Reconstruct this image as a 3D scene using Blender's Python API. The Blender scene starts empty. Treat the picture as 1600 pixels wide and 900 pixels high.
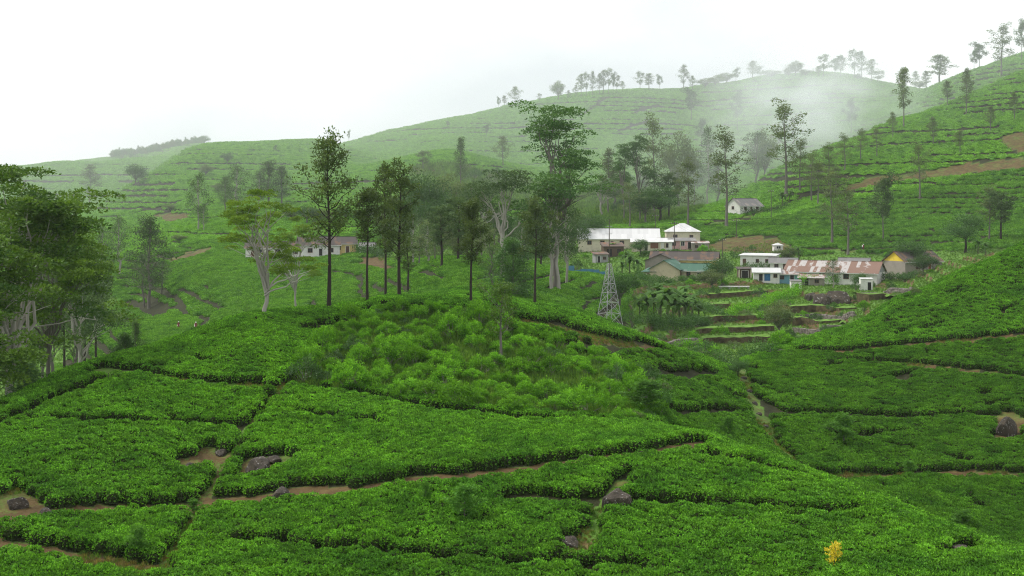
import bpy, math, random
import numpy as np
from mathutils import Vector, Matrix
random.seed(7)
rng = np.random.default_rng(7)

# ------------------------------------------------------------------ camera, world, sun, exposure
F = 1800.0          # focal length in photo pixels (photo 1600 wide)
YH = 330.0          # photo row of the horizon
S = bpy.context.scene
COL = S.collection
cam_d = bpy.data.cameras.new('camera')
cam = bpy.data.objects.new('camera', cam_d)
COL.objects.link(cam)
cam.location = (0, 0, 0)
cam.rotation_euler = (math.radians(90), 0, 0)
cam_d.sensor_width = 36.0
cam_d.lens = 36.0 * F / 1600.0
cam_d.shift_y = -(450.0 - YH) / 1600.0
cam_d.clip_start = 0.3
cam_d.clip_end = 9000
S.camera = cam

SUN_EL, SUN_AZ = math.radians(54), math.radians(-72)     # azimuth clockwise from +Y
w = bpy.data.worlds.new('World'); S.world = w; w.use_nodes = True
nt = w.node_tree; nt.nodes.clear()
def wn(t, **k):
    n = nt.nodes.new(t)
    for a, b in k.items(): setattr(n, a, b)
    return n
wo = wn('ShaderNodeOutputWorld'); bg = wn('ShaderNodeBackground')
sky = wn('ShaderNodeTexSky'); sky.sky_type = 'NISHITA'; sky.sun_disc = False
sky.sun_elevation = SUN_EL; sky.sun_rotation = SUN_AZ
tc = wn('ShaderNodeTexCoord')
mp = wn('ShaderNodeMapping'); mp.inputs['Scale'].default_value = (1.0, 1.0, 2.2)
no = wn('ShaderNodeTexNoise'); no.inputs['Scale'].default_value = 2.1; no.inputs['Detail'].default_value = 5
no.inputs['Roughness'].default_value = .5
cr = wn('ShaderNodeValToRGB')
cr.color_ramp.elements[0].position = .38; cr.color_ramp.elements[0].color = (.355, .372, .395, 1)
cr.color_ramp.elements[1].position = .56; cr.color_ramp.elements[1].color = (.54, .545, .55, 1)
skm = wn('ShaderNodeMixRGB'); skm.blend_type = 'MULTIPLY'; skm.inputs[0].default_value = 1
skm.inputs[2].default_value = (.10, .10, .10, 1)
mx = wn('ShaderNodeMixRGB'); mx.inputs[0].default_value = .95
nt.links.new(tc.outputs['Generated'], mp.inputs[0]); nt.links.new(mp.outputs[0], no.inputs[0])
nt.links.new(no.outputs[0], cr.inputs[0])
nt.links.new(sky.outputs[0], skm.inputs[1]); nt.links.new(skm.outputs[0], mx.inputs[1])
nt.links.new(cr.outputs[0], mx.inputs[2]); nt.links.new(mx.outputs[0], bg.inputs[0])
bg.inputs[1].default_value = 1.0
nt.links.new(bg.outputs[0], wo.inputs[0])

sl = bpy.data.lights.new('sun', 'SUN'); so = bpy.data.objects.new('sun', sl); COL.objects.link(so)
sl.energy = 1.5; sl.angle = math.radians(16); sl.color = (1, .96, .90)
sd = Vector((math.sin(SUN_AZ) * math.cos(SUN_EL), math.cos(SUN_AZ) * math.cos(SUN_EL), math.sin(SUN_EL)))
so.rotation_euler = (-sd).to_track_quat('-Z', 'Y').to_euler()
so.location = (0, 0, 60)

S.view_settings.view_transform = 'Standard'
S.view_settings.look = 'None'
S.view_settings.exposure = 1.27
HAZE = 0.00010
S.view_settings.gamma = 1.0
S.view_settings.use_curve_mapping = False
S.render.engine = 'CYCLES'
cy = S.cycles
cy.use_denoising = True
cy.denoising_prefilter = 'NONE'
cy.filter_width = 1.15
cy.max_bounces = 6; cy.diffuse_bounces = 3; cy.glossy_bounces = 2; cy.transmission_bounces = 4
cy.volume_bounces = 3; cy.transparent_max_bounces = 6
cy.caustics_reflective = False; cy.caustics_refractive = False
cy.use_adaptive_sampling = False

# ------------------------------------------------------------------ helpers
def tag(o, label=None, cat=None, group=None, kind=None):
    if label: o['label'] = label
    if cat: o['category'] = cat
    if group: o['group'] = group
    if kind: o['kind'] = kind
    return o
def new_obj(name, data, parent=None):
    o = bpy.data.objects.new(name, data); COL.objects.link(o)
    if parent: o.parent = parent
    return o
def empty(name, loc=(0, 0, 0), rz=0, sc=1):
    o = new_obj(name, None); o.location = loc; o.rotation_euler = (0, 0, rz)
    o.scale = (sc, sc, sc) if not hasattr(sc, '__len__') else sc
    o.empty_display_size = .3
    return o
def mesh_from(name, V, Fc, mat=None, smooth=False, cols=None):
    me = bpy.data.meshes.new(name)
    V = np.asarray(V, dtype=np.float32).reshape(-1, 3)
    if isinstance(Fc, np.ndarray):
        n, k = Fc.shape
        me.vertices.add(len(V)); me.vertices.foreach_set('co', V.ravel())
        me.loops.add(n * k); me.loops.foreach_set('vertex_index', Fc.astype(np.int32).ravel())
        me.polygons.add(n); me.polygons.foreach_set('loop_start', np.arange(0, n * k, k, dtype=np.int32))
        me.update(calc_edges=True)
    else:
        me.from_pydata([tuple(v) for v in V], [], Fc); me.update()
    if smooth: me.polygons.foreach_set('use_smooth', np.ones(len(me.polygons), dtype=bool))
    if cols is not None:
        a = me.color_attributes.new('tint', 'FLOAT_COLOR', 'POINT')
        c = np.ones((len(V), 4), dtype=np.float32); c[:, :cols.shape[1]] = cols
        a.data.foreach_set('color', c.ravel())
    if mat is not None: me.materials.append(mat)
    return me
def vnoise(x, y, seed=0):
    x = np.asarray(x, float); y = np.asarray(y, float)
    xi = np.floor(x).astype(np.int64); yi = np.floor(y).astype(np.int64)
    fx = x - xi; fy = y - yi
    fx = fx * fx * (3 - 2 * fx); fy = fy * fy * (3 - 2 * fy)
    def h(a, b):
        n = (a * 374761393 + b * 668265263 + seed * 974711) & 0x7fffffff
        n = ((n ^ (n >> 13)) * 1274126177) & 0x7fffffff
        return ((n ^ (n >> 16)) & 0xffff) / 65535.0
    return (h(xi, yi) * (1 - fx) + h(xi + 1, yi) * fx) * (1 - fy) + (h(xi, yi + 1) * (1 - fx) + h(xi + 1, yi + 1) * fx) * fy
def fbm(x, y, seed=0, oct=4):
    s = 0; a = .5
    for k in range(oct):
        s = s + a * (vnoise(x * 2 ** k, y * 2 ** k, seed + k) - .5); a *= .5
    return s
def in_poly(px, py, poly):
    r = np.zeros(px.shape, bool); n = len(poly); j = n - 1
    for i in range(n):
        xi, yi = poly[i]; xj, yj = poly[j]
        c = ((yi > py) != (yj > py)) & (px < (xj - xi) * (py - yi) / ((yj - yi) if yj != yi else 1e-9) + xi)
        r ^= c; j = i
    return r
def seg_dist(x, y, pts):
    best = np.full(x.shape, 1e9)
    for (ax, ay), (bx, by) in zip(pts[:-1], pts[1:]):
        dx, dy = bx - ax, by - ay; L = dx * dx + dy * dy + 1e-9
        t = np.clip(((x - ax) * dx + (y - ay) * dy) / L, 0, 1)
        best = np.minimum(best, np.hypot(x - ax - t * dx, y - ay - t * dy))
    return best

# ------------------------------------------------------------------ terrain: heights from columns of (distance, photo row)
TC = {
 -350: [(50,930),(58,850),(62,800),(70,830),(110,720),(190,640),(300,500),(480,400),(600,340),(800,275),(1000,300)],
 -150: [(52,915),(60,830),(70,700),(85,735),(120,700),(190,610),(240,545),(300,485),(480,385),(600,332),(800,265),(1000,300)],
 0: [(54,905),(61,803),(70,700),(79,640),(95,668),(120,670),(190,600),(240,540),(300,480),(380,430),(480,380),(600,330),(700,295),(800,263),(1000,300)],
 100: [(54.5,905),(62,802),(72,688),(82,620),(87,592),(100,612),(140,640),(195,585),(240,530),(300,470),(370,420),(450,375),(540,338),(600,346),(660,325),(750,285),(830,252),(900,264),(1000,256),(1150,300)],
 200: [(55,905),(64,798),(75,672),(86,590),(94,560),(108,580),(145,615),(200,545),(235,508),(270,516),(320,470),(380,420),(450,370),(520,330),(590,292),(660,305),(740,280),(840,249),(900,258),(1000,243),(1150,300)],
 300: [(55.5,905),(66,795),(78,665),(90,570),(100,528),(112,545),(140,575),(205,528),(235,500),(275,460),(320,421),(360,400),(430,360),(520,300),(640,232),(720,247),(850,240),(1000,229),(1150,300)],
 400: [(56,905),(66.5,782),(80,655),(93,545),(105,497),(118,512),(145,530),(200,497),(265,450),(310,415),(325,407),(345,404),(400,375),(470,330),(560,280),(680,222),(760,238),(1000,240),(1150,300)],
 500: [(56,905),(67,767),(80,660),(95,555),(110,488),(122,500),(150,508),(200,489),(260,450),(320,409),(345,402),(385,380),(450,330),(560,270),(700,220),(780,232),(1050,300)],
 600: [(56,905),(67,757),(80,655),(97,545),(112,473),(124,485),(150,500),(190,472),(260,430),(320,400),(380,370),(460,320),(560,254),(640,263),(760,235),(880,208),(1050,280)],
 700: [(56,905),(67.5,748),(80,660),(98,545),(112,474),(124,483),(142,487),(155,473),(185,440),(215,408),(260,416),(300,400),(380,360),(460,300),(520,260),(570,234),(640,246),(720,225),(900,187),(1050,260)],
 800: [(56,905),(69,738),(80,668),(98,560),(115,479),(128,490),(145,495),(170,470),(205,430),(225,411),(255,420),(310,400),(380,370),(450,330),(520,290),(580,258),(650,268),(720,240),(810,200),(900,163),(1050,240)],
 900: [(56,905),(69.5,728),(80,672),(100,575),(121,495),(134,512),(150,518),(165,495),(200,460),(232,431),(270,426),(330,412),(345,402),(365,386),(390,370),(430,345),(520,300),(640,250),(760,200),(920,147),(1070,240)],
 1000: [(55.5,910),(69,726),(81,672),(92,640),(106,590),(124,530),(136,545),(152,548),(170,530),(190,500),(230,470),(280,440),(325,410),(355,388),(375,370),(430,345),(510,300),(620,250),(780,190),(930,141),(1070,240)],
 1100: [(54.5,915),(68,745),(77,688),(84,705),(96,665),(112,610),(128,566),(138,577),(152,575),(172,547),(200,520),(220,500),(250,470),(292,432),(340,400),(360,384),(385,364),(410,345),(440,322),(490,331),(560,310),(640,270),(700,240),(790,200),(870,165),(940,132),(1080,240)],
 1200: [(53.5,918),(64,775),(72,722),(80,742),(96,715),(112,655),(128,600),(145,560),(152,547),(168,552),(185,540),(215,510),(240,480),(275,450),(292,438),(320,415),(345,390),(365,370),(400,345),(430,318),(480,273),(530,289),(620,260),(760,200),(850,160),(950,119),(1080,230)],
 1300: [(52.5,922),(60,820),(68,762),(75,784),(88,778),(96,755),(108,700),(118,650),(130,600),(142,553),(153,521),(165,536),(185,530),(215,500),(240,475),(270,450),(290,438),(315,420),(340,392),(365,360),(400,318),(435,278),(475,231),(530,249),(640,220),(800,170),(950,117),(1080,230)],
 1400: [(52,925),(58,850),(64,801),(71,826),(86,812),(102,738),(118,650),(138,560),(145,535),(160,472),(172,488),(200,480),(230,465),(275,440),(300,425),(325,400),(340,380),(370,340),(400,300),(440,248),(490,188),(545,205),(660,180),(780,155),(900,132),(1080,230)],
 1500: [(51,930),(55,880),(60,841),(67,868),(84,842),(100,740),(120,630),(138,540),(150,482),(164,428),(176,446),(200,446),(260,420),(300,400),(325,380),(355,340),(385,300),(425,250),(465,200),(505,156),(570,170),(660,140),(720,118),(820,140),(1080,220)],
 1600: [(50,935),(57,882),(64,908),(82,868),(98,746),(125,592),(136,530),(150,460),(166,385),(180,405),(200,408),(270,395),(310,375),(340,340),(370,300),(405,250),(440,200),(480,150),(515,113),(580,125),(660,103),(720,84),(820,110),(1080,200)],
 1750: [(48,960),(54,925),(61,950),(80,880),(98,730),(125,570),(140,490),(170,350),(185,368),(205,372),(270,370),(310,350),(340,315),(370,270),(405,215),(440,165),(480,110),(515,70),(580,85),(660,70),(720,55),(820,85),(1080,180)],
 1950: [(46,1000),(50,975),(58,1000),(80,890),(98,715),(125,540),(140,450),(172,300),(188,315),(210,320),(270,330),(310,310),(340,275),(370,225),(405,170),(440,120),(480,60),(515,20),(580,35),(660,25),(720,15),(820,40),(1080,150)],
}
KD = 8.0
P, Q = [], []
for c, lst in TC.items():
    for (d, py) in [(2.2, 1560), (12, 1480), (30, 1340), (38, 1220)] + lst + [(1400, 420)]:
        P.append((c / 100.0, KD * math.log(d))); Q.append(py)
P = np.array(P); Q = np.array(Q, float)
def tps(r2): return np.where(r2 > 1e-12, .5 * r2 * np.log(np.maximum(r2, 1e-12)), 0)
N = len(P)
A_ = tps(((P[:, None, :] - P[None, :, :]) ** 2).sum(2)) + np.eye(N) * .004
B_ = np.hstack([np.ones((N, 1)), P])
M_ = np.block([[A_, B_], [B_.T, np.zeros((3, 3))]])
sol = np.linalg.solve(M_, np.concatenate([Q, np.zeros(3)]))
PXA, PXB, NPX = -340.0, 1940.0, 400
D0, D1, ND = 2.4, 1350.0, 640
gpx = np.linspace(PXA, PXB, NPX); gld = np.linspace(math.log(D0), math.log(D1), ND)
GP, GL = np.meshgrid(gpx, gld)          # rows: depth
pts = np.stack([GP.ravel() / 100, KD * GL.ravel()], 1)
gpy = np.empty(len(pts))
for i in range(0, len(pts), 20000):
    q = pts[i:i + 20000]
    r2 = ((q ** 2).sum(1)[:, None] + (P ** 2).sum(1)[None] - 2 * q @ P.T)
    gpy[i:i + 20000] = tps(np.maximum(r2, 0)) @ sol[:N] + sol[N] + q @ sol[N + 1:]
gpy = gpy.reshape(ND, NPX)
GD = np.exp(GL)
GZ = -(gpy - YH) / F * GD
GX = (GP - 800) / F * GD
amp = np.clip((GD - 40) / 260, .15, 1)
GZ += amp * (1.6 * fbm(GX / 30, GD / 30, 3, 3) + .7 * fbm(GX / 7, GD / 7, 9, 3)) * np.clip(GD / 300, .35, 2.0) * .8
def _gi(px, d):
    u = np.clip((np.asarray(px, float) - PXA) / (PXB - PXA) * (NPX - 1), 0, NPX - 1.001)
    v = np.clip((np.log(np.asarray(d, float)) - gld[0]) / (gld[-1] - gld[0]) * (ND - 1), 0, ND - 1.001)
    return u, v
def bil(G, u, v):
    i = u.astype(int); j = v.astype(int); a = u - i; b = v - j
    return (G[j, i] * (1 - a) + G[j, i + 1] * a) * (1 - b) + (G[j + 1, i] * (1 - a) + G[j + 1, i + 1] * a) * b
def ground_pd(px, d):
    u, v = _gi(px, d); return bil(GZ, u, v)
def ground(x, y):
    return ground_pd(800 + F * np.asarray(x, float) / np.asarray(y, float), y)
def gz(x, y): return float(ground(np.array([x]), np.array([y]))[0])
def hit(px, py, dmin=40.0):
    """first ground point seen at a photo pixel, at or beyond distance dmin"""
    d = np.exp(np.linspace(math.log(dmin), math.log(1300), 5000))
    z = ground_pd(np.full(d.shape, px), d)
    row = YH - F * z / d
    k = np.argmax(row <= py) if (row <= py).any() else int(np.argmin(row))
    return np.array([(px - 800) / F * d[k], d[k], z[k]])
def at(px, d):
    return np.array([(px - 800) / F * d, d, gz((px - 800) / F * d, d)])
def top_z(py, d): return -(py - YH) / F * d
# ------------------------------------------------------------------ regions of the ground (drawn on the photo, kept to one distance range each)
REG = {
 'scrub': (80, 128, [(458,600),(480,560),(520,520),(560,497),(620,487),(700,490),(770,503),(830,522),(900,548),(960,562),(1010,590),(1040,632),(1025,660),(930,660),(840,652),(740,645),(640,630),(560,615),(500,607)]),
 'village': (141, 402, [(985,432),(985,522),(1040,545),(1120,590),(1165,590),(1250,560),(1330,515),(1400,480),(1500,440),(1620,420),(1620,385),(1500,392),(1440,386),(1380,395),(1240,398),(1215,376),(1120,390),(1090,372),(1060,362),(1000,352),(930,356),(885,372),(880,430),(940,428)]),
 'gully': (100, 400, [(-340,760),(-340,470),(0,440),(100,430),(150,440),(190,470),(150,530),(100,568),(60,605),(20,650),(0,700)]),
 'woods': (232, 430, [(590,408),(600,345),(640,300),(720,320),(860,330),(900,372),(885,430),(840,412),(760,404),(690,404)]),
 'woods2': (400, 560, [(880,350),(890,305),(960,290),(1060,270),(1110,300),(1100,325),(1050,345),(1000,352),(930,352)]),
 'fern': (420, 640, [(640,262),(690,252),(740,262),(800,275),(850,285),(820,330),(740,320),(690,300),(640,280)]),
}
SOIL = {   # bare earth banks
 'bank1': (300, 500, [(1312,294),(1340,284),(1370,275),(1440,268),(1520,254),(1600,246),(1700,230),(1700,258),(1600,264),(1540,271),(1480,276),(1400,285),(1330,300)]),
 'bank2': (300, 500, [(1562,214),(1600,205),(1650,200),(1650,238),(1600,240),(1572,236)]),
 'bank3': (300, 420, [(1095,386),(1130,374),(1180,368),(1215,372),(1240,386),(1215,400),(1150,397)]),
 'bank4': (270, 360, [(558,402),(590,401),(624,420),(622,432),(592,424),(565,414)]),
 'bank5': (300, 460, [(258,405),(290,395),(330,385),(332,392),(300,405),(262,412)]),
 'bank6': (400, 560, [(238,338),(262,330),(300,334),(292,345),(262,348)]),
 'bank7': (460, 640, [(640,262),(660,256),(690,258),(700,268),(680,275),(650,272)]),
 'bank8': (100, 122, [(498,518),(515,513),(522,530),(510,535)]),
 'rockbare': (60, 82, [(270,735),(290,712),(330,698),(365,702),(372,715),(345,738),(300,745)]),
 'rock2': (60, 82, [(375,752),(388,712),(430,702),(470,705),(480,722),(450,740),(400,752)]),
 'rock3': (55, 75, [(930,800),(945,762),(975,752),(985,770),(978,800)]),
 'rock4': (54, 70, [(865,850),(890,832),(935,835),(945,850),(930,870),(890,860)]),
 'rock5': (54, 72, [(0,820),(0,770),(40,760),(90,790),(95,820),(40,825)]),
 'rock6': (90, 125, [(1555,680),(1560,652),(1590,645),(1610,660),(1600,685)]),
 'rock7': (52, 66, [(1470,870),(1478,845),(1510,842),(1530,865),(1500,872)]),
}
# footpaths: (metres half width, bare-earth share, nearest distance, photo points)
PATHS = [
 (.8,.7,50,[(-200,830),(0,816),(60,806),(150,801),(310,796)]),
 (.9,.75,50,[(310,796),(330,790),(470,774),(560,768),(640,753),(740,748),(830,738),(920,723),(980,715),(1060,702),(1118,691)]),
 (.6,.35,50,[(160,578),(235,591),(330,604),(430,609),(460,601)]),
 (.3,.5,50,[(440,612),(415,640),(385,680),(355,720),(335,760),(310,796),(290,830),(262,870),(240,900)]),
 (.8,.7,50,[(-200,830),(0,852),(60,862),(130,880),(180,893),(240,897)]),
 (.3,.1,50,[(40,660),(130,664),(250,668),(400,673)]),
 (.3,.1,50,[(290,845),(400,855),(500,865),(620,873),(760,883),(900,889),(1000,894)]),
 (.5,.1,50,[(-150,720),(0,668),(60,640),(120,615),(165,600)]),
 (.4,.3,50,[(460,606),(560,619),(700,647),(860,662),(1000,664)]),
 (.5,.1,50,[(800,783),(860,786),(940,788)]),
 (.42,.1,50,[(940,788),(980,742)]),
 (.35,.3,50,[(940,792),(925,830),(910,870)]),
 (.6,.3,50,[(1010,668),(1060,680),(1110,690)]),
 (.45,.1,50,[(1110,716),(1200,739),(1250,752)]),
 (.4,.1,50,[(980,790),(1060,795),(1200,802),(1350,806)]),
 (.4,.1,50,[(470,655),(540,662),(600,668)]),
 (.4,.1,50,[(480,520),(600,482)]),
 (1.0,.7,100,[(805,504),(860,513),(920,528),(980,541),(1035,549)]),
 (.6,.1,95,[(880,544),(960,546),(1010,541)]),
 (.6,.1,95,[(1010,589),(1060,587),(1120,587)]),
 (.6,.1,84,[(1050,650),(1110,648),(1150,646)]),
 (.8,.42,84,[(1153,576),(1175,625),(1200,680),(1242,730)]),
 (1.0,.9,100,[(1245,550),(1320,553),(1380,546),(1450,539),(1530,533),(1600,526),(1800,505)]),
 (.8,.7,100,[(1335,566),(1400,571),(1480,578),(1560,586),(1600,591),(1800,605)]),
 (.6,.1,84,[(1200,648),(1280,649),(1370,653),(1440,656),(1470,653),(1520,652),(1600,658)]),
 (1.1,.7,84,[(1280,748),(1350,749),(1420,743),(1500,743),(1600,744),(1800,740)]),
 (.25,.1,180,[(310,514),(335,490),(352,466),(375,460),(400,462)]),
 (.25,.1,180,[(240,484),(300,486),(400,483),(480,486)]),
 (.25,.1,180,[(270,512),(330,506),(420,500)]),
 (.25,.1,200,[(300,450),(360,446),(420,450),(520,446),(610,452)]),
 (.25,.1,200,[(330,425),(420,428),(520,424),(590,432)]),
 (.6,.2,141,[(845,462),(900,468),(960,472)]),
 (1.3,.5,330,[(1040,363),(1100,353),(1160,341),(1220,323),(1250,311),(1312,292)]),
 (1.2,.5,300,[(1240,390),(1290,392),(1330,393),(1400,388),(1480,382),(1560,372)]),
 (1.1,.0,560,[(300,229),(400,232),(520,236),(640,240)]),
 (1.1,.0,600,[(905,182),(925,170),(950,152)]),
 (1.1,.0,600,[(965,206),(990,197),(1012,190)]),
 (1.1,.0,600,[(990,178),(1000,172),(1030,165)]),
 (1.0,.0,450,[(560,262),(640,238),(700,230)]),
 (1.0,.1,350,[(245,400),(300,396),(380,402)]),
 (1.0,.1,400,[(120,342),(190,338),(260,322),(300,310)]),
]
def path_world(p):
    hw, so_, dm, pp = p
    out = []
    for (a, b), (c, e) in zip(pp[:-1], pp[1:]):
        n = max(1, int(math.hypot(c - a, e - b) / 18))
        for k in range(n):
            t = k / n; out.append(hit(a + (c - a) * t, b + (e - b) * t, dm)[:2])
    out.append(hit(pp[-1][0], pp[-1][1], dm)[:2])
    # drop points that slipped over a crest
    w = [out[0]]
    for q in out[1:]:
        if abs(q[1] - w[-1][1]) < max(9, .12 * w[-1][1]): w.append(q)
    return w
PW = [path_world(p) for p in PATHS]

VPX, VD = [1150, 1200, 1300, 1400, 1500, 1600], [141, 157, 161, 168, 173, 176]     # the far side of the right spur
def region(x, d, z, table):
    px = 800 + F * x / d + F / d * (3.0 * fbm(x / 7, d / 7, 301, 3) + 1.6 * fbm(x / 2, d / 2, 305, 2)); py = YH - F * z / d + F / d * (1.6 * fbm(x / 7, d / 7, 311, 3) + .7 * fbm(x / 2, d / 2, 315, 2))
    out = {}
    for k, (a, b, poly) in table.items():
        out[k] = (d > a) & (d < b) & in_poly(px, py, poly)
        if k == 'village': out[k] &= d > np.interp(px, VPX, VD)
    return out
# terraced gardens below the houses: level treads and short banks
gpyz = YH - F * GZ / GD
vm = (GD > np.maximum(141, np.interp(GP, VPX, VD))) & (GD < 300) & in_poly(GP, gpyz, REG['village'][2])
vmf = vm.astype(float)
for _ in range(3):
    vmf[1:-1, 1:-1] = (vmf[1:-1, 1:-1] * 2 + vmf[:-2, 1:-1] + vmf[2:, 1:-1] + vmf[1:-1, :-2] + vmf[1:-1, 2:]) / 6
q_ = 1.15
ph_ = GZ / q_ + .6 * fbm(GX / 25, GD / 25, 31, 2)
fr_ = ph_ - np.floor(ph_)
sm_ = np.clip((fr_ - .78) / .22, 0, 1); sm_ = sm_ * sm_ * (3 - 2 * sm_)
zt_ = (np.floor(ph_) + sm_ - .6 * fbm(GX / 25, GD / 25, 31, 2)) * q_
TERR = vmf * ((fr_ > .76) & (fr_ < 1.0))
GZ = GZ * (1 - vmf) + zt_ * vmf

def path_dist(x, y):
    """smallest (distance - half width) to any footpath, and that path's bare-earth share"""
    best = np.full(x.shape, 1e9); soil = np.zeros(x.shape)
    for (hw, s_, dm, pp), w_ in zip(PATHS, PW):
        arr = np.array(w_); m = 12
        box = (x > arr[:, 0].min() - m) & (x < arr[:, 0].max() + m) & (y > arr[:, 1].min() - m) & (y < arr[:, 1].max() + m)
        if not box.any(): continue
        dd = seg_dist(x[box] + .9 * fbm(x[box] / 2.2, y[box] / 2.2, 401, 3), y[box] + .9 * fbm(x[box] / 2.2, y[box] / 2.2, 405, 3), w_) - hw * (1 + 1.1 * fbm(x[box] / 4, y[box] / 4, 409, 2))
        b = best[box]; s0 = soil[box]
        c = dd < b
        b[c] = dd[c]; s0[c] = np.where(dd[c] < .6, s_, 0)
        best[box] = b; soil[box] = s0
    return best, soil

# ------------------------------------------------------------------ materials
def mat_new(name):
    m = bpy.data.materials.new(name); m.use_nodes = True
    t = m.node_tree; b = t.nodes['Principled BSDF']
    return m, t, b
def nd(t, typ, **k):
    n = t.nodes.new(typ)
    for a, v in k.items():
        if a in n.inputs: n.inputs[a].default_value = v
        else: setattr(n, a, v)
    return n
def mixrgb(t, fac, c1, c2, mode='MIX'):
    n = t.nodes.new('ShaderNodeMixRGB'); n.blend_type = mode
    for s, v in zip(n.inputs, (fac, c1, c2)):
        if isinstance(v, bpy.types.NodeSocket): t.links.new(v, s)
        elif isinstance(v, (int, float)): s.default_value = v
        else: s.default_value = (*v, 1)
    return n.outputs[0]
def noise(t, scale, detail=4, coord='Object', rough=.55):
    c = nd(t, 'ShaderNodeTexCoord'); n = nd(t, 'ShaderNodeTexNoise')
    n.inputs['Scale'].default_value = scale; n.inputs['Detail'].default_value = detail; n.inputs['Roughness'].default_value = rough
    if coord == 'World':
        g = nd(t, 'ShaderNodeNewGeometry'); t.links.new(g.outputs['Position'], n.inputs['Vector'])
    else: t.links.new(c.outputs[coord], n.inputs['Vector'])
    return n.outputs['Fac']
def ramp(t, fac, stops):
    r = nd(t, 'ShaderNodeValToRGB'); t.links.new(fac, r.inputs[0])
    e = r.color_ramp.elements
    while len(e) < len(stops): e.new(.5)
    for k, (p, c) in zip(e, stops): k.position = p; k.color = (*c, 1) if len(c) == 3 else c
    return r.outputs[0]
def bump(t, b, h, strength=.4, dist=.05):
    n = nd(t, 'ShaderNodeBump'); n.inputs['Strength'].default_value = strength; n.inputs['Distance'].default_value = dist
    t.links.new(h, n.inputs['Height']); t.links.new(n.outputs[0], b.inputs['Normal'])
def plain(name, c, rough=.8, var=.25, scale=3.0, spec=.3, bumpd=0, coord='Object'):
    m, t, b = mat_new(name)
    n = noise(t, scale, 5, coord)
    lo = tuple(v * (1 - var) for v in c); hi = tuple(min(1, v * (1 + var)) for v in c)
    t.links.new(ramp(t, n, [(.3, lo), (.7, hi)]), b.inputs['Base Color'])
    b.inputs['Roughness'].default_value = rough; b.inputs['Specular IOR Level'].default_value = spec
    if bumpd: bump(t, b, noise(t, scale * 4, 5, coord), .6, bumpd)
    return m
def leafmat(name, lo, hi, trans=.3, rough=.5, world_var=.0, spec=.3, rnd=.35):
    """leaf colour: per-leaf tint attribute, per-object variation"""
    m, t, b = mat_new(name)
    a = nd(t, 'ShaderNodeVertexColor'); a.layer_name = 'tint'
    sx = nd(t, 'ShaderNodeSeparateXYZ'); t.links.new(a.outputs['Color'], sx.inputs[0])
    base = ramp(t, sx.outputs[0], [(0, lo), (1, hi)])
    oi = nd(t, 'ShaderNodeObjectInfo')
    hs = nd(t, 'ShaderNodeHueSaturation')
    mr = nd(t, 'ShaderNodeMapRange'); t.links.new(oi.outputs['Random'], mr.inputs[0])
    mr.inputs[3].default_value = 1 - rnd; mr.inputs[4].default_value = 1 + rnd
    t.links.new(base, hs.inputs['Color']); t.links.new(mr.outputs[0], hs.inputs['Value'])
    c = hs.outputs[0]
    if world_var:
        n = noise(t, .045, 4, 'World')
        c = mixrgb(t, n, c, mixrgb(t, 1.0, c, (1 + world_var, 1 + world_var * .8, .8), 'MULTIPLY'))
        n2 = noise(t, .31, 3, 'World')
        c = mixrgb(t, ramp(t, n2, [(.42, (0, 0, 0)), (.7, (1, 1, 1))]), c, mixrgb(t, 1.0, c, (.50, .60, .75), 'MULTIPLY'))
    t.links.new(c, b.inputs['Base Color'])
    b.inputs['Roughness'].default_value = rough; b.inputs['Specular IOR Level'].default_value = spec
    tr = nd(t, 'ShaderNodeBsdfTranslucent'); t.links.new(mixrgb(t, 1.0, c, (1.25, 1.2, .5), 'MULTIPLY'), tr.inputs[0])
    ms = nd(t, 'ShaderNodeMixShader'); ms.inputs[0].default_value = trans
    t.links.new(b.outputs[0], ms.inputs[1]); t.links.new(tr.outputs[0], ms.inputs[2])
    t.links.new(ms.outputs[0], t.nodes['Material Output'].inputs['Surface'])
    return m
M = {}
M['tea'] = leafmat('tea_leaf', (.028, .100, .012), (.205, .50, .055), .30, .55, .7, .15, .24)
M['tea_old'] = leafmat('tea_leaf_old', (.028, .095, .012), (.155, .38, .036), .28, .55, .5, .15, .24)  # darker leaf colour for the right flank and the slope across the ravine
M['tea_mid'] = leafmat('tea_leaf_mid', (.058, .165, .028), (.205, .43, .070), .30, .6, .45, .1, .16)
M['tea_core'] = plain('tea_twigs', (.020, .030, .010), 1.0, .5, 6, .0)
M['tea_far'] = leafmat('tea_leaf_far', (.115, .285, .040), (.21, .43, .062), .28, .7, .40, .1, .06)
M['grass'] = leafmat('grass_blade', (.060, .15, .020), (.17, .30, .05), .3, .6, .3, .2, .3)

# the ground sheet
m, t, b = mat_new('hillside_ground')
va = nd(t, 'ShaderNodeVertexColor'); va.layer_name = 'tint'
sp = nd(t, 'ShaderNodeSeparateXYZ'); t.links.new(va.outputs['Color'], sp.inputs[0])
n1 = noise(t, .9, 6, 'World'); n2 = noise(t, .12, 4, 'World'); n3 = noise(t, 5.0, 4, 'World')
litter = ramp(t, n1, [(.3, (.014, .017, .006)), (.7, (.034, .036, .012))])
earth = ramp(t, n1, [(.25, (.046, .032, .014)), (.55, (.098, .066, .027)), (.8, (.155, .112, .048))])
turf = ramp(t, n1, [(.25, (.05, .12, .016)), (.6, (.10, .20, .03)), (.85, (.19, .21, .06))])
def softmask(s, n, k=.5):
    a = nd(t, 'ShaderNodeMath', operation='ADD'); t.links.new(s, a.inputs[0])
    mu = nd(t, 'ShaderNodeMath', operation='MULTIPLY_ADD'); t.links.new(n, mu.inputs[0]); mu.inputs[1].default_value = k; mu.inputs[2].default_value = -k * .5
    t.links.new(mu.outputs[0], a.inputs[1])
    return ramp(t, a.outputs[0], [(.35, (0, 0, 0)), (.62, (1, 1, 1))])
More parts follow.
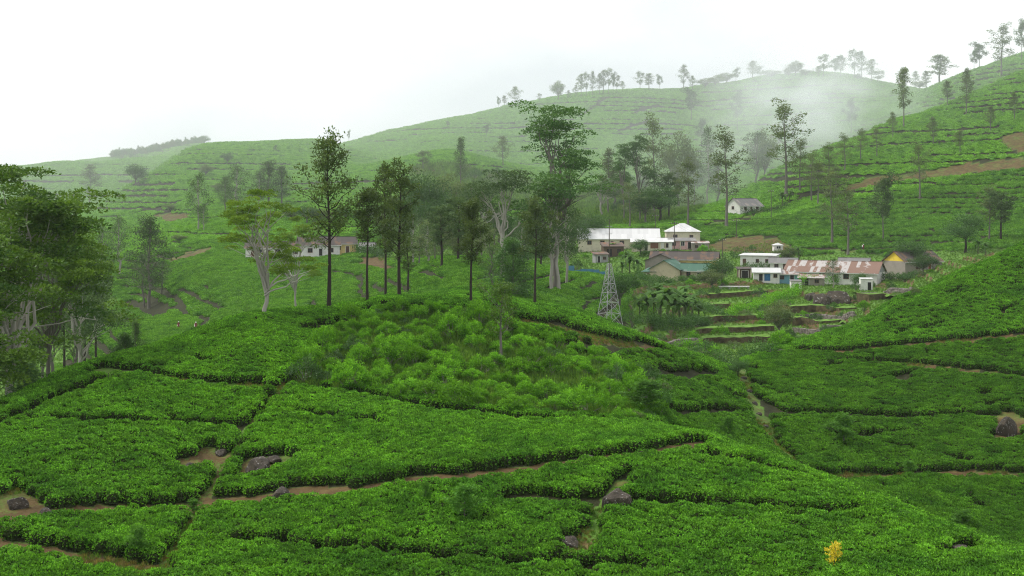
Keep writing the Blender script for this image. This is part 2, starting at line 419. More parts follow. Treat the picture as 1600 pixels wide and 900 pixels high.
c1 = mixrgb(t, softmask(sp.outputs[1], n3, .6), litter, turf)
n4 = mixrgb(t, .6, n3, noise(t, .35, 5, 'World'))
c2 = mixrgb(t, softmask(sp.outputs[0], n4, 1.1), c1, earth)
t.links.new(c2, b.inputs['Base Color'])
b.inputs['Roughness'].default_value = .9; b.inputs['Specular IOR Level'].default_value = .15
bump(t, b, n3, .8, .12)
M['ground'] = m

# ------------------------------------------------------------------ the ground mesh
gx, gd, gzf = GX.ravel(), GD.ravel(), GZ.ravel()
r0 = region(gx, gd, gzf, REG); r1 = region(gx, gd, gzf, SOIL)
pd_, ps_ = path_dist(gx, gd)
soil = np.zeros(gx.shape); grass = np.zeros(gx.shape)
for k in REG: grass[r0[k]] = .85
for k in SOIL: soil[r1[k]] = 1.0 if k in ('bank4', 'bank8') else .6; grass[r1[k]] = .7
soil[r1['rockbare'] | r1['rock2'] | r1['rock3'] | r1['rock4'] | r1['rock5']] = .55
on = pd_ < .15
soil[on] = np.maximum(soil[on], ps_[on]); grass[on] = np.maximum(grass[on], np.where(ps_[on] > .15, .75, .1))
soil = np.maximum(soil, TERR.ravel() * .8)
soil[r0['village']] += np.clip(fbm(gx[r0['village']] / 9, gd[r0['village']] / 9, 77, 3) * .8, 0, .4)
sm = soil.reshape(ND, NPX); gm = grass.reshape(ND, NPX)
cols = np.stack([np.clip(sm.ravel(), 0, 1), np.clip(gm.ravel(), 0, 1), np.zeros(ND * NPX)], 1)
ii = np.arange(ND * NPX).reshape(ND, NPX)
Fc = np.stack([ii[:-1, :-1], ii[:-1, 1:], ii[1:, 1:], ii[1:, :-1]], 2).reshape(-1, 4)
terrain = new_obj('terrain', mesh_from('terrain', np.stack([gx, gd, gzf], 1), Fc, M['ground'], True, cols))
tag(terrain, 'rolling hills of soil, grass and tea terraces', kind='structure')
# lower country all round, out to the horizon
R_ = 1580.0; k_ = 64
V = [(0, 0, -95)]; Fq = []
for j, rr in enumerate((60, 400, 1000, R_)):
    for i in range(k_):
        a = 2 * math.pi * i / k_
        V.append((rr * math.cos(a), rr * math.sin(a), -95 + (12 * math.sin(3 * a + j) if j in (1, 2) else 0)))
for i in range(k_): Fq.append((0, 1 + i, 1 + (i + 1) % k_))
for j in range(3):
    for i in range(k_):
        a, b2 = 1 + j * k_ + i, 1 + j * k_ + (i + 1) % k_
        Fq.append((a, a + k_, b2 + k_, b2))
low = new_obj('valley_floor', mesh_from('valley_floor', V, Fq, plain('valley_ground', (.05, .085, .03), .9, .4, .01, .1, 0, 'Object'), True))
tag(low, kind='structure')

# ------------------------------------------------------------------ leaf helpers
def unit(v): return v / np.maximum(np.linalg.norm(v, axis=-1, keepdims=True), 1e-9)
def leaf_quads(C, A, L, Wd, R=None):
    """diamond leaves: centre-base C, axis A, length L, width Wd -> verts (n*4,3), faces (n,4)"""
    R = rng if R is None else R
    n = len(C); A = unit(A)
    B = unit(np.cross(A, R.normal(size=(n, 3))))
    Nn = np.cross(A, B)
    L = np.broadcast_to(np.asarray(L, float), (n,))[:, None]; Wd = np.broadcast_to(np.asarray(Wd, float), (n,))[:, None]
    v0 = C; v1 = C + A * L * .5 + B * Wd * .5 + Nn * L * .05; v2 = C + A * L; v3 = C + A * L * .5 - B * Wd * .5 + Nn * L * .05
    V = np.stack([v0, v1, v2, v3], 1).reshape(-1, 3)
    Fq = np.arange(n * 4).reshape(n, 4)
    return V, Fq
def instancer(name, P3, ROT, SCL, protos, label, kind='stuff'):
    """many small plants of one mass: points with rotation and scale, a mesh set on each"""
    me = bpy.data.meshes.new(name); me.vertices.add(len(P3)); me.vertices.foreach_set('co', np.asarray(P3, np.float32).ravel())
    a = me.attributes.new('rot', 'FLOAT_VECTOR', 'POINT'); a.data.foreach_set('vector', np.asarray(ROT, np.float32).ravel())
    a = me.attributes.new('scl', 'FLOAT_VECTOR', 'POINT'); a.data.foreach_set('vector', np.asarray(SCL, np.float32).ravel())
    o = new_obj(name, me)
    g = bpy.data.node_groups.new(name, 'GeometryNodeTree')
    g.interface.new_socket('Geometry', in_out='INPUT', socket_type='NodeSocketGeometry')
    g.interface.new_socket('Geometry', in_out='OUTPUT', socket_type='NodeSocketGeometry')
    gi = g.nodes.new('NodeGroupInput'); go = g.nodes.new('NodeGroupOutput')
    ip = g.nodes.new('GeometryNodeInstanceOnPoints')
    jn = g.nodes.new('GeometryNodeJoinGeometry')
    for p in protos:
        q = g.nodes.new('GeometryNodeObjectInfo'); q.inputs['Object'].default_value = p
        q.inputs['As Instance'].default_value = True
        g.links.new(q.outputs['Geometry'], jn.inputs[0])
    g.links.new(jn.outputs[0], ip.inputs['Instance'])
    ip.inputs['Pick Instance'].default_value = True
    for nm, sock in (('rot', 'Rotation'), ('scl', 'Scale')):
        na = g.nodes.new('GeometryNodeInputNamedAttribute'); na.data_type = 'FLOAT_VECTOR'; na.inputs['Name'].default_value = nm
        out = [s for s in na.outputs if s.enabled and s.name == 'Attribute'][0]
        g.links.new(out, ip.inputs[sock])
    g.links.new(gi.outputs[0], ip.inputs['Points']); g.links.new(ip.outputs[0], go.inputs[0])
    md = o.modifiers.new('plants', 'NODES'); md.node_group = g
    tag(o, label, kind=kind)
    return o
def proto(name, me):
    return bpy.data.objects.new(name, me)

def join_parts(parts, name, mats):
    """parts: (V, F(n,k) array or list, material index, tint or None) -> one mesh"""
    VV, FF, MI, CC = [], [], [], []; o = 0
    for V, Fq, mi, ti in parts:
        V = np.asarray(V, float).reshape(-1, 3)
        VV.append(V)
        FF += [tuple(int(i) + o for i in f) for f in Fq]
        MI += [mi] * len(Fq)
        c = np.full((len(V), 3), .5) if ti is None else np.asarray(ti)
        if c.ndim == 1: c = np.repeat(c[:, None], 3, 1)
        CC.append(c); o += len(V)
    me = mesh_from(name, np.concatenate(VV), FF, None, False, np.concatenate(CC))
    for m_ in mats: me.materials.append(m_)
    me.polygons.foreach_set('material_index', np.array(MI, dtype=np.int32))
    return me
def dome(rx, ry, h, seg=9, rings=3, flat=3.0, z0=0, jit=.06):
    V = []; Fq = []
    for j in range(rings + 1):
        t = j / rings; r = 1 - t ** 2 * .98 if j < rings else .02
        rr = math.cos(t * math.pi / 2) ** (1 / flat * 1.6) if j < rings else .03
        zz = z0 + h * math.sin(t * math.pi / 2) ** 1.0
        for i in range(seg):
            a = 2 * math.pi * (i + .5 * (j % 2)) / seg
            k = 1 + random.uniform(-jit, jit)
            V.append((rx * rr * k * math.cos(a), ry * rr * k * math.sin(a), zz * (1 + random.uniform(-jit, jit) * .5)))
    for j in range(rings):
        for i in range(seg):
            a, b2 = j * seg + i, j * seg + (i + 1) % seg
            Fq.append((a, b2, b2 + seg, a + seg))
    Fq.append(tuple(rings * seg + i for i in range(seg)))
    return V, Fq
def tea_bush(name, shoots, leaves, R, H, ls, seed, mat, core=True):
    r = np.random.default_rng(seed)
    parts = []
    rad = R * np.sqrt(r.uniform(0, 1, shoots)); an = r.uniform(0, 2 * np.pi, shoots)
    lob = 1 + .12 * np.sin(3 * an + seed) + .08 * np.sin(5 * an)
    zz = H * (1 - .30 * (rad / R) ** 4) * (1 + r.normal(0, .035, shoots)) 
    side = r.uniform(0, 1, shoots) < .36
    rad = np.where(side, R * r.uniform(.9, 1.04, shoots), rad); zz = np.where(side, H * r.uniform(.12, .75, shoots), zz)
    c = np.stack([rad * lob * np.cos(an), rad * lob * np.sin(an), zz], 1)
    out = np.stack([np.cos(an) * (rad / R) ** 2, np.sin(an) * (rad / R) ** 2, np.full(shoots, .35)], 1)
    C = np.repeat(c, leaves, 0); O = np.repeat(out, leaves, 0)
    A = O + r.normal(0, .55, C.shape); A[:, 2] = np.abs(A[:, 2]) * .9 + .1
    V, Fq = leaf_quads(C + r.normal(0, ls * .12, C.shape), A, ls * r.uniform(.75, 1.25, len(C)), ls * .55, r)
    ti = np.clip(np.repeat(r.beta(1.6, 2.2, shoots), leaves) + r.normal(0, .10, len(C)), 0, 1)
    parts.append((V, Fq, 0, np.repeat(ti, 4)))
    if core:
        random.seed(seed)
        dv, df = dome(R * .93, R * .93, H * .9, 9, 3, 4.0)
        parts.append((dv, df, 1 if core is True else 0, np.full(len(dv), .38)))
    return proto(name, join_parts(parts, name, [mat, M['tea_core']]))
near_protos = [tea_bush('tea_bush_near', 150, 4, .66, .86, .135, 11 + k, M['tea']) for k in range(5)]
dark_protos = [tea_bush('tea_bush_old', 150, 4, .66, .86, .135, 71 + k, M['tea_old']) for k in range(4)]
mid_protos = [tea_bush('tea_bush_mid', 64, 3, .78, .85, .26, 31 + k, M['tea_mid'], 'leafy') for k in range(4)]
far_protos = [tea_bush('tea_bush_far', 26, 2, 1.2, .8, .55, 51 + k, M['tea_far'], 'leafy') for k in range(4)]

def scatter(d0, d1, sp, seed, jit=.42):
    r = np.random.default_rng(seed)
    X, Y = [], []
    y = d0
    while y < d1:
        xa, xb = (PXA - 800) / F * y, (PXB - 800) / F * y
        n = int((xb - xa) / sp)
        x = xa + (np.arange(n) + .5 * ((int(y / sp)) % 2)) * sp
        X.append(x + r.uniform(-jit, jit, n) * sp); Y.append(np.full(n, y) + r.uniform(-jit, jit, n) * sp)
        y += sp * .88
    return np.concatenate(X), np.concatenate(Y)
DARK = {'old': (84, 152, [(850,515),(1035,550),(1130,580),(1250,552),(1600,530),(1950,520),(1950,930),(1600,890),(1250,750),(1100,695),(1010,662),(1040,630),(1000,585),(900,550)])}  # area planted with the darker leaf colour
def tea_field(name, d0, d1, sp, protos, label, seed, gapw, rowdz, rowgap, sc=1.0, contour=None, clear=.25, hs=1.0, dark_tea=None):
    x, y = scatter(d0, d1, sp, seed)
    z = ground(x, y)
    r = np.random.default_rng(seed + 5)
    keep = np.ones(x.shape, bool)
    for T_ in (REG, SOIL):
        for k, mk in region(x, y, z, T_).items():
            keep &= ~mk
    pdist, _ = path_dist(x, y)
    keep &= pdist > clear
    if rowgap:           # rows planted along the contour
        phz = z / rowdz + .9 * fbm(x / 18, y / 18, 5, 3)
        f_ = phz - np.floor(phz); keep &= f_ > rowgap
    if contour:          # drains and field edges along the contour
        dz, gp = contour
        phz = z / dz + 1.2 * fbm(x / 70, y / 70, 15, 3)
        f_ = phz - np.floor(phz)
        slp = np.hypot((ground(x + 3, y) - ground(x - 3, y)) / 6, (ground(x, y + 3) - ground(x, y - 3)) / 6)
        brk = vnoise(x / 45, y / 45 + np.floor(phz) * 3.3, 71) > .44
        gpm = gp * (.6 + .8 * vnoise(np.floor(phz) * 7.7 + 3, x * 0 + .5, 73))
        keep &= ~((f_ * dz / np.clip(slp, .2, .7) < gpm) & brk & (slp > .11))
    hole = fbm(x / 3.1, y / 3.1, 21, 2) + .5 * fbm(x / 40, y / 40, 22, 2)
    keep &= hole < gapw
    x, y, z = x[keep], y[keep], z[keep]
    e = .8
    sx = (ground(x + e, y) - ground(x - e, y)) / (2 * e); sy = (ground(x, y + e) - ground(x, y - e)) / (2 * e)
    rot = np.stack([np.arctan(sy) * .75, -np.arctan(sx) * .75, r.uniform(0, 6.28, len(x))], 1)
    s0 = sc * r.uniform(.82, 1.2, len(x)); 
    scl = np.stack([s0 * r.uniform(.92, 1.1, len(x)), s0 * r.uniform(.92, 1.1, len(x)), hs * sc * r.uniform(.86, 1.12, len(x)) * (1 + .42 * fbm(x / 4, y / 4, 41, 3))], 1)
    # euler must apply spin first, then the slope tilt
    P3 = np.stack([x, y, z - .05], 1)
    if dark_tea is not None:
        mk = region(x, y, z, DARK)['old']
        instancer(name, P3[mk], rot[mk], scl[mk], dark_protos, dark_tea)
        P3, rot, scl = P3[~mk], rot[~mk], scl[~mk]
    return instancer(name, P3, rot, scl, protos, label)
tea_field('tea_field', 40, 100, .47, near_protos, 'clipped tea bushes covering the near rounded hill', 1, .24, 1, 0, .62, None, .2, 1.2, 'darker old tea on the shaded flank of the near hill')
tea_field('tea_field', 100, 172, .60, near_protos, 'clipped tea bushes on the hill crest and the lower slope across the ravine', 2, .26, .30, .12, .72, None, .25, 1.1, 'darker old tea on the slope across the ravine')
tea_field('tea_field', 172, 240, .80, mid_protos, 'rows of tea on the knolls behind the tall trees', 3, .40, .36, .22, .80, (1.05, 2.0), .25, .95)
tea_field('tea_field', 240, 400, 1.0, mid_protos, 'tea rows on the slopes around the estate houses', 4, .45, .55, .22, .98, (1.6, 2.5), .5, .9)
tea_field('tea_field', 400, 640, 1.5, far_protos, 'hazy tea slopes below the ridge', 5, .60, 1.0, 0, .92, (2.9, 3.1), 1.0, .7)
tea_field('tea_field', 640, 1060, 2.1, far_protos, 'pale tea slopes of the far ridge', 6, .60, 1.0, 0, 1.28, (4.4, 4.5), 1.2, .6)
# ------------------------------------------------------------------ trees
def barkmat(name, c, c2):
    m, t, b = mat_new(name)
    g = nd(t, 'ShaderNodeTexCoord'); mpn = nd(t, 'ShaderNodeMapping'); mpn.inputs['Scale'].default_value = (3, 3, .7)
    n = nd(t, 'ShaderNodeTexNoise'); n.inputs['Scale'].default_value = 2.0; n.inputs['Detail'].default_value = 6
    t.links.new(g.outputs['Object'], mpn.inputs[0]); t.links.new(mpn.outputs[0], n.inputs['Vector'])
    t.links.new(ramp(t, n.outputs['Fac'], [(.3, c), (.65, c2)]), b.inputs['Base Color'])
    b.inputs['Roughness'].default_value = .85; b.inputs['Specular IOR Level'].default_value = .2
    bump(t, b, n.outputs['Fac'], .6, .04)
    return m
M['bark_dark'] = barkmat('bark_dark', (.018, .015, .011), (.055, .045, .034))
M['bark_pale'] = barkmat('bark_pale', (.19, .18, .15), (.44, .42, .36))
M['bark_grey'] = barkmat('bark_grey', (.09, .082, .068), (.21, .195, .165))
M['leaf_oak'] = leafmat('leaf_silky_oak', (.034, .070, .018), (.135, .20, .050), .34, .55, 0, .25, .18)
M['leaf_umbrella'] = leafmat('leaf_umbrella', (.030, .085, .012), (.15, .265, .030), .32, .55, 0, .25, .15)
M['leaf_gum'] = leafmat('leaf_gum', (.042, .090, .034), (.125, .205, .070), .32, .6, 0, .2, .18)
M['leaf_broad'] = leafmat('leaf_broad', (.025, .085, .018), (.095, .20, .042), .30, .5, 0, .3, .22)
M['leaf_shrub'] = leafmat('leaf_shrub', (.045, .155, .012), (.22, .50, .036), .32, .7, 0, .08, .22)
M['leaf_dull'] = leafmat('leaf_dull', (.070, .118, .048), (.185, .245, .10), .36, .6, 0, .2, .18)
M['leaf_bright'] = leafmat('leaf_bright', (.07, .15, .02), (.24, .38, .05), .36, .6, 0, .1, .12)
M['leaf_bluish'] = leafmat('leaf_bluish', (.05, .16, .02), (.15, .33, .05), .3, .7, 0, .08, .18)
M['leaf_yellow'] = leafmat('leaf_yellow', (.42, .36, .02), (.75, .62, .05), .3, .5, 0, .3, .1)

class TB:
    """collects tubes for a trunk mesh and leaves for a crown mesh"""
    def __init__(s, seed):
        s.r = np.random.default_rng(seed); s.V = []; s.Fc = []; s.LC = []; s.LA = []; s.LL = []; s.LW = []; s.LT = []
    def tube(s, pts, rad, sides=6):
        pts = [np.asarray(p, float) for p in pts]; base = sum(len(v) for v in s.V)
        ring = []
        for i, p in enumerate(pts):
            t = pts[min(i + 1, len(pts) - 1)] - pts[max(i - 1, 0)]; t = t / (np.linalg.norm(t) + 1e-9)
            u = np.cross(t, (0, 1, 0) if abs(t[1]) < .9 else (1, 0, 0)); u /= np.linalg.norm(u) + 1e-9
            v = np.cross(t, u)
            a = np.arange(sides) * 2 * np.pi / sides
            ring.append(p + rad[i] * (np.cos(a)[:, None] * u + np.sin(a)[:, None] * v))
        s.V.append(np.concatenate(ring))
        for i in range(len(pts) - 1):
            for k in range(sides):
                a, b2 = base + i * sides + k, base + i * sides + (k + 1) % sides
                s.Fc.append((a, b2, b2 + sides, a + sides))
    def limb(s, p0, p1, r0, r1, sag=.0, wob=.06, n=5, sides=5):
        p0 = np.asarray(p0, float); p1 = np.asarray(p1, float); L = np.linalg.norm(p1 - p0)
        pts = []
        w = s.r.normal(0, wob * L, (n + 1, 3))
        for i in range(n + 1):
            t = i / n; q = p0 * (1 - t) + p1 * t + w[i] * (math.sin(math.pi * t) * .5)
            q[2] += sag * L * math.sin(math.pi * t)
            pts.append(q)
        s.tube(pts, [r0 + (r1 - r0) * i / n for i in range(n + 1)], sides)
        return pts
    def puff(s, c, R, n, ls, up=.5, shell=.55, tb=0.0, tv=.22, lw=.5, droop=0):
        """leaf clump in an ellipsoid, denser at its skin, tips brighter where young leaves grow"""
        d = unit(s.r.normal(size=(n, 3))); rr = (shell + (1 - shell) * s.r.uniform(0, 1, n)) ** 1
        rr = np.where(s.r.uniform(0, 1, n) < .3, s.r.uniform(.1, 1, n), rr)
        pos = np.asarray(c) + d * rr[:, None] * np.asarray(R) * (1 + .25 * s.r.normal(size=(n, 1)))
        A = d * .7 + s.r.normal(0, .6, (n, 3)); A[:, 2] += up - droop
        s.LC.append(pos); s.LA.append(A); s.LL.append(ls * s.r.uniform(.7, 1.35, n)); s.LW.append(np.full(n, ls * lw) * s.r.uniform(.8, 1.2, n))
        k = s.r.normal(0, .10)
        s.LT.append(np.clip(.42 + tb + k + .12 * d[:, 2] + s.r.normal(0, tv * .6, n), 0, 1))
    def pad(s, c, R, n, ls, tb=0.0):
        """flat umbrella of foliage, domed top, thin underside"""
        a = s.r.uniform(0, 2 * np.pi, n); q = np.sqrt(s.r.uniform(0, 1, n))
        lob = 1 + .22 * np.sin(3 * a + s.r.uniform(0, 6)) + .12 * np.sin(7 * a + s.r.uniform(0, 6))
        x = q * lob * np.cos(a) * R[0]; y = q * lob * np.sin(a) * R[1]
        z = R[2] * np.sqrt(np.maximum(1 - q ** 2, 0)) * s.r.uniform(.86, 1.08, n)
        low = s.r.uniform(0, 1, n) < .25; z = np.where(low, z * s.r.uniform(-.3, .8, n), z)
        pos = np.asarray(c) + np.stack([x, y, z], 1)
        A = np.stack([np.cos(a) * q, np.sin(a) * q, np.full(n, .35)], 1) + s.r.normal(0, .5, (n, 3))
        s.LC.append(pos); s.LA.append(A); s.LL.append(ls * s.r.uniform(.7, 1.3, n)); s.LW.append(np.full(n, ls * .55))
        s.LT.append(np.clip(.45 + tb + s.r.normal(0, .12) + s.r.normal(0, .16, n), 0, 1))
    def meshes(s, nm, bark, leaf):
        tr = mesh_from(nm + '_trunk', np.concatenate(s.V), np.array(s.Fc), bark, True)
        C = np.concatenate(s.LC); Vq, Fq = leaf_quads(C, np.concatenate(s.LA), np.concatenate(s.LL), np.concatenate(s.LW), s.r)
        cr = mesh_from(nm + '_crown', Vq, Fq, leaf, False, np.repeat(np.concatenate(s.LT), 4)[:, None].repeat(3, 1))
        return tr, cr

# every prototype is built 1 unit tall and scaled when it is planted
def oak(seed, crown0=.42, wid=.16, nb=24, dens=55, ls=.020, bark='bark_dark', leaf='leaf_oak', r0=.0125, lean=0, pz_=.9):
    b = TB(seed); r = b.r
    tp = []; 
    for i in range(11):
        t = i / 10; tp.append((lean * t + .012 * math.sin(5 * t + seed) * t, .012 * math.cos(4 * t + seed) * t, t * .97))
    b.tube(tp, [r0 * (1.25 if i == 0 else 1) * (1 - .86 * (i / 10)) for i in range(11)], 8)
    az = r.uniform(0, 6)
    for k in range(nb):
        t = crown0 + (1 - crown0) * ((k + r.uniform(-.3, .3)) / nb); t = min(max(t, crown0 * .95), .97)
        i = t / .97 * 10; j = min(int(i), 9); p0 = np.array(tp[j]) * (1 - (i - j)) + np.array(tp[j + 1]) * (i - j)
        az += 2.4 + r.normal(0, .5)
        u = (t - crown0) / (1 - crown0)
        L = wid * (.35 + .65 * math.sin(math.pi * min(1, (u * .82 + .16)) )) * r.uniform(.40, 1.55)
        el = math.radians(r.uniform(18, 52) + 22 * u)
        dv = np.array([math.cos(az) * math.cos(el), math.sin(az) * math.cos(el), math.sin(el)])
        p1 = p0 + dv * L
        pts = b.limb(p0, p1, r0 * .34 * (1 - .6 * u), r0 * .07, -.05, .10, 4, 4)
        for q in range(r.integers(3, 6)):
            f = r.uniform(.45, 1.05); c = p0 + (p1 - p0) * f + r.normal(0, .017, 3)
            R_ = wid * r.uniform(.15, .28)
            b.puff(c, (R_, R_, R_ * pz_), int(dens * r.uniform(.5, 1.2)), ls, .35, .4, .0)
    b.puff((tp[-1][0], tp[-1][1], .975), (wid * .2, wid * .2, .03), int(dens), ls, .6)
    return b.meshes('oak', M[bark], M[leaf])
def umbrella(seed, spread=.42, fork=.30, nl=5, pads=3, padr=.10, n=260, ls=.022, bark='bark_pale', leaf='leaf_umbrella', r0=.017, lowest=.45, tb=0, thick=.30, pv_=.30):
    b = TB(seed); r = b.r
    top = np.array([r.normal(0, .02), r.normal(0, .02), fork])
    b.limb((0, 0, 0), top, r0 * 1.25, r0 * .9, 0, .03, 5, 8)
    az = r.uniform(0, 6)
    for k in range(nl):
        az += 2 * math.pi / nl + r.normal(0, .3)
        hz = lowest + (1 - lowest) * ((k + .5) / nl) ** .8 * r.uniform(.85, 1.05); hz = min(hz, .96)
        rr = spread * (1.05 - .62 * (hz - lowest) / (1 - lowest)) * r.uniform(.6, 1.05)
        st = np.array([top[0] * hz, top[1] * hz, fork * r.uniform(.75, 1.0)]) if k < nl - 2 else top
        mid = st + np.array([math.cos(az) * rr * .45, math.sin(az) * rr * .45, (hz - st[2]) * .6])
        b.limb(st, mid, r0 * .6, r0 * .38, .04, .08, 4, 6)
        for q in range(pads):
            a2 = az + r.normal(0, .75); f = r.uniform(.6, 1.15)
            e = np.array([math.cos(a2) * rr * f, math.sin(a2) * rr * f, hz - padr * .4 + r.normal(0, .045)])
            e[2] = min(e[2], .97)
            b.limb(mid, e, r0 * .34, r0 * .09, .03, .10, 4, 5)
            for w_ in range(3):
                e2 = e + np.array([r.normal(0, padr * .55), r.normal(0, padr * .55), r.normal(0, padr * pv_)])
                e2[2] = min(e2[2], .985)
                s_ = padr * r.uniform(.55, 1.0)
                b.pad(e2, (s_, s_, s_ * thick), int(n * (s_ / padr) ** 2 * .5), ls, tb + r.normal(0, .08))
    e = np.array([0, 0, .95])
    b.limb(top, e, r0 * .55, r0 * .1, 0, .08, 4, 5)
    for w_ in range(4):
        b.pad(e + np.array([r.normal(0, padr * .7), r.normal(0, padr * .7), r.normal(.0, .015)]), (padr, padr, padr * thick), int(n * .6), ls, tb)
    return b.meshes('umbrella', M[bark], M[leaf])
def gum(seed, crown0=.35, wid=.17, nc=26, dens=230, ls=.018, bark='bark_grey', leaf='leaf_gum', r0=.012, twin=False, cone=False):
    b = TB(seed); r = b.r
    for tw in range(2 if twin else 1):
        ox = .045 * tw
        b.limb((ox, 0, 0), (ox * .4 + r.normal(0, .015), r.normal(0, .015), .95), r0 * 1.2, r0 * .25, 0, .02, 8, 7)
    az = 0
    for k in range(nc):
        u = (k + r.uniform(0, 1)) / nc; z = crown0 + (1 - crown0) * u * .96
        az += 2.4 + r.normal(0, .4)
        prof = (1 - u) ** .75 * .95 + .12 if cone else (math.sin(math.pi * (u * .80 + .17)) ** .8)
        rr = wid * prof * r.uniform(.25, 1.0)
        c = np.array([math.cos(az) * rr, math.sin(az) * rr, z])
        b.limb((0, 0, max(z - .10 - rr * .4, crown0 * .8)), c, r0 * .35, r0 * .08, 0, .06, 3, 4)
        s_ = wid * r.uniform(.26, .46) * (.7 + .3 * prof)
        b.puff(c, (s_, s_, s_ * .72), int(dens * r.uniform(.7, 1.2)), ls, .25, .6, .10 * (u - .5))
    return b.meshes('gum', M[bark], M[leaf])
def broad(seed, wid=.42, trunk=.22, nc=34, dens=190, ls=.030, bark='bark_grey', leaf='leaf_broad', r0=.022):
    b = TB(seed); r = b.r
    b.limb((0, 0, 0), (r.normal(0, .02), r.normal(0, .02), trunk * 1.6), r0 * 1.3, r0 * .7, 0, .05, 5, 7)
    for k in range(nc):
        d = unit(r.normal(size=3)); d[2] = d[2] * .9
        f = r.uniform(.35, .86)
        c = np.array([d[0] * wid * f, d[1] * wid * f, (1 + trunk) / 2 + d[2] * (1 - trunk) / 2 * f])
        if k % 2 == 0: b.limb((0, 0, trunk * 1.2), c, r0 * .4, r0 * .1, .02, .08, 3, 5)
        s_ = wid * r.uniform(.24, .42)
        c[2] = min(c[2], .98 - s_ * .5)
        b.puff(c, (s_, s_, s_ * .75), int(dens * r.uniform(.7, 1.2)), ls, .3, .6)
    return b.meshes('broad', M[bark], M[leaf])
def wispy(seed, nb=13, wid=.20, crown0=.30, dens=26, ls=.030, leaf='leaf_dull', bark='bark_grey'):
    return oak(seed, crown0, wid, int(nb * 1.8), dens, ls * .85, bark, leaf, .011, 0, 1.5)

PR = {}
PR['oakA'] = oak(101, .40, .17, 34, 34, .0170)
PR['oakB'] = oak(102, .60, .20, 22, 46, .021)
PR['oakC'] = oak(103, .36, .135, 32, 38, .018)
PR['oakD'] = oak(104, .44, .15, 30, 46, .019)
PR['oakE'] = oak(105, .50, .15, 26, 48, .019)
PR['oakF'] = oak(106, .45, .11, 18, 32, .022)
PR['oakMid'] = oak(107, .34, .17, 26, 26, .020, 'bark_grey', 'leaf_dull')
PR['oakMid2'] = oak(108, .42, .19, 24, 40, .024, 'bark_dark', 'leaf_gum')
PR['umbrellaWhite'] = umbrella(201, .42, .22, 13, 3, .048, 420, .0135, 'bark_pale', 'leaf_bright', .012, .30, .12, .55, .6)
PR['umbrellaBig'] = umbrella(202, .46, .28, 16, 4, .074, 640, .0135, 'bark_pale', 'leaf_umbrella', .011, .34, -.02, .6, .4)
PR['umbrellaBig2'] = umbrella(215, .44, .34, 14, 4, .078, 600, .0140, 'bark_grey', 'leaf_umbrella', .010, .44, .05, .5, .5)
PR['umbrellaMid'] = umbrella(203, .28, .45, 8, 3, .085, 260, .015, 'bark_pale', 'leaf_gum', .013, .55, -.1, .6)
PR['umbrellaTall'] = umbrella(204, .25, .38, 12, 3, .060, 360, .012, 'bark_grey', 'leaf_broad', .010, .40, .1, .6, .5)
PR['gumA'] = gum(301, .36, .17, 26, 120, .017)
PR['gumB'] = gum(302, .30, .22, 28, 120, .019, 'bark_pale')
PR['gumC'] = gum(303, .24, .22, 30, 150, .020, 'bark_grey', 'leaf_gum', .012, False, True)
PR['gumTwin'] = gum(304, .35, .15, 30, 170, .017, 'bark_pale', 'leaf_gum', .010, True)
PR['softBush'] = gum(305, .10, .30, 40, 200, .026, 'bark_grey', 'leaf_broad', .012, False, True)
PR['broadA'] = broad(401)
PR['broadB'] = broad(402, .46, .28, 30, 170, .034, 'bark_dark')
PR['broadC'] = broad(403, .36, .18, 36, 170, .030, 'bark_grey', 'leaf_dull')
PR['wispA'] = wispy(501)
PR['wispB'] = wispy(502, 10, .22, .36, 30, .034)
PR['wispC'] = wispy(503, 15, .14, .34, 26, .028)
PR['wispD'] = wispy(504, 12, .24, .36, 40, .036, 'leaf_gum')
PR['sapling'] = oak(506, .35, .32, 22, 40, .045, 'bark_grey', 'leaf_bluish', .016)
PR['small'] = oak(505, .40, .34, 20, 34, .030, 'bark_grey', 'leaf_umbrella', .022)
WID = {}
for k, (tr, cr) in PR.items():
    co = np.empty(len(cr.vertices) * 3, np.float32); cr.vertices.foreach_get('co', co); co = co.reshape(-1, 3)
    WID[k] = float(np.percentile(co[:, 0], 98.5) - np.percentile(co[:, 0], 1.5))
trunk_r = random.Random(5)
LOOK = dict(broadA='rounded deep-green', broadB='dark dense', broadC='rounded dull-olive', gumA='grey-stemmed', gumB='pale-trunked', gumC='cone-shaped', oakMid='slim brownish', oakMid2='dark-trunked slim', umbrellaTall='many-tiered', umbrellaMid='flat-topped', wispA='wispy', wispD='thin-leaved')
def tree(kind, px, base, top, label, wpx=None, d=None, dmin=45, name='tree', group=None, sink=.15, rz=None):
    """base: photo row of the foot (or None with d given); top: photo row of the tip"""
    if d is None: x, y, z = hit(px, base, dmin)
    else: x, y, z = at(px, d)
    h = top_z(top, y) - z + sink
    if h < .8: h = .8
    s = h
    sx = s if wpx is None else (wpx / F * y) / WID[kind]
    e = empty(name, (x, y, z - sink), trunk_r.uniform(0, 6.28) if rz is None else rz, (sx, sx, s))
    if group in ('trees of the hollow wood', 'misty trees of the valley', 'gum trees on the left slopes', 'bush trees on the left slopes', 'trees of the gully wood'): label = LOOK.get(kind, '') + ' ' + label; group = LOOK.get(kind, '') + ' ' + group
    tag(e, label, 'tree', group)
    new_obj('trunk', PR[kind][0], e); new_obj('crown', PR[kind][1], e)
    return e
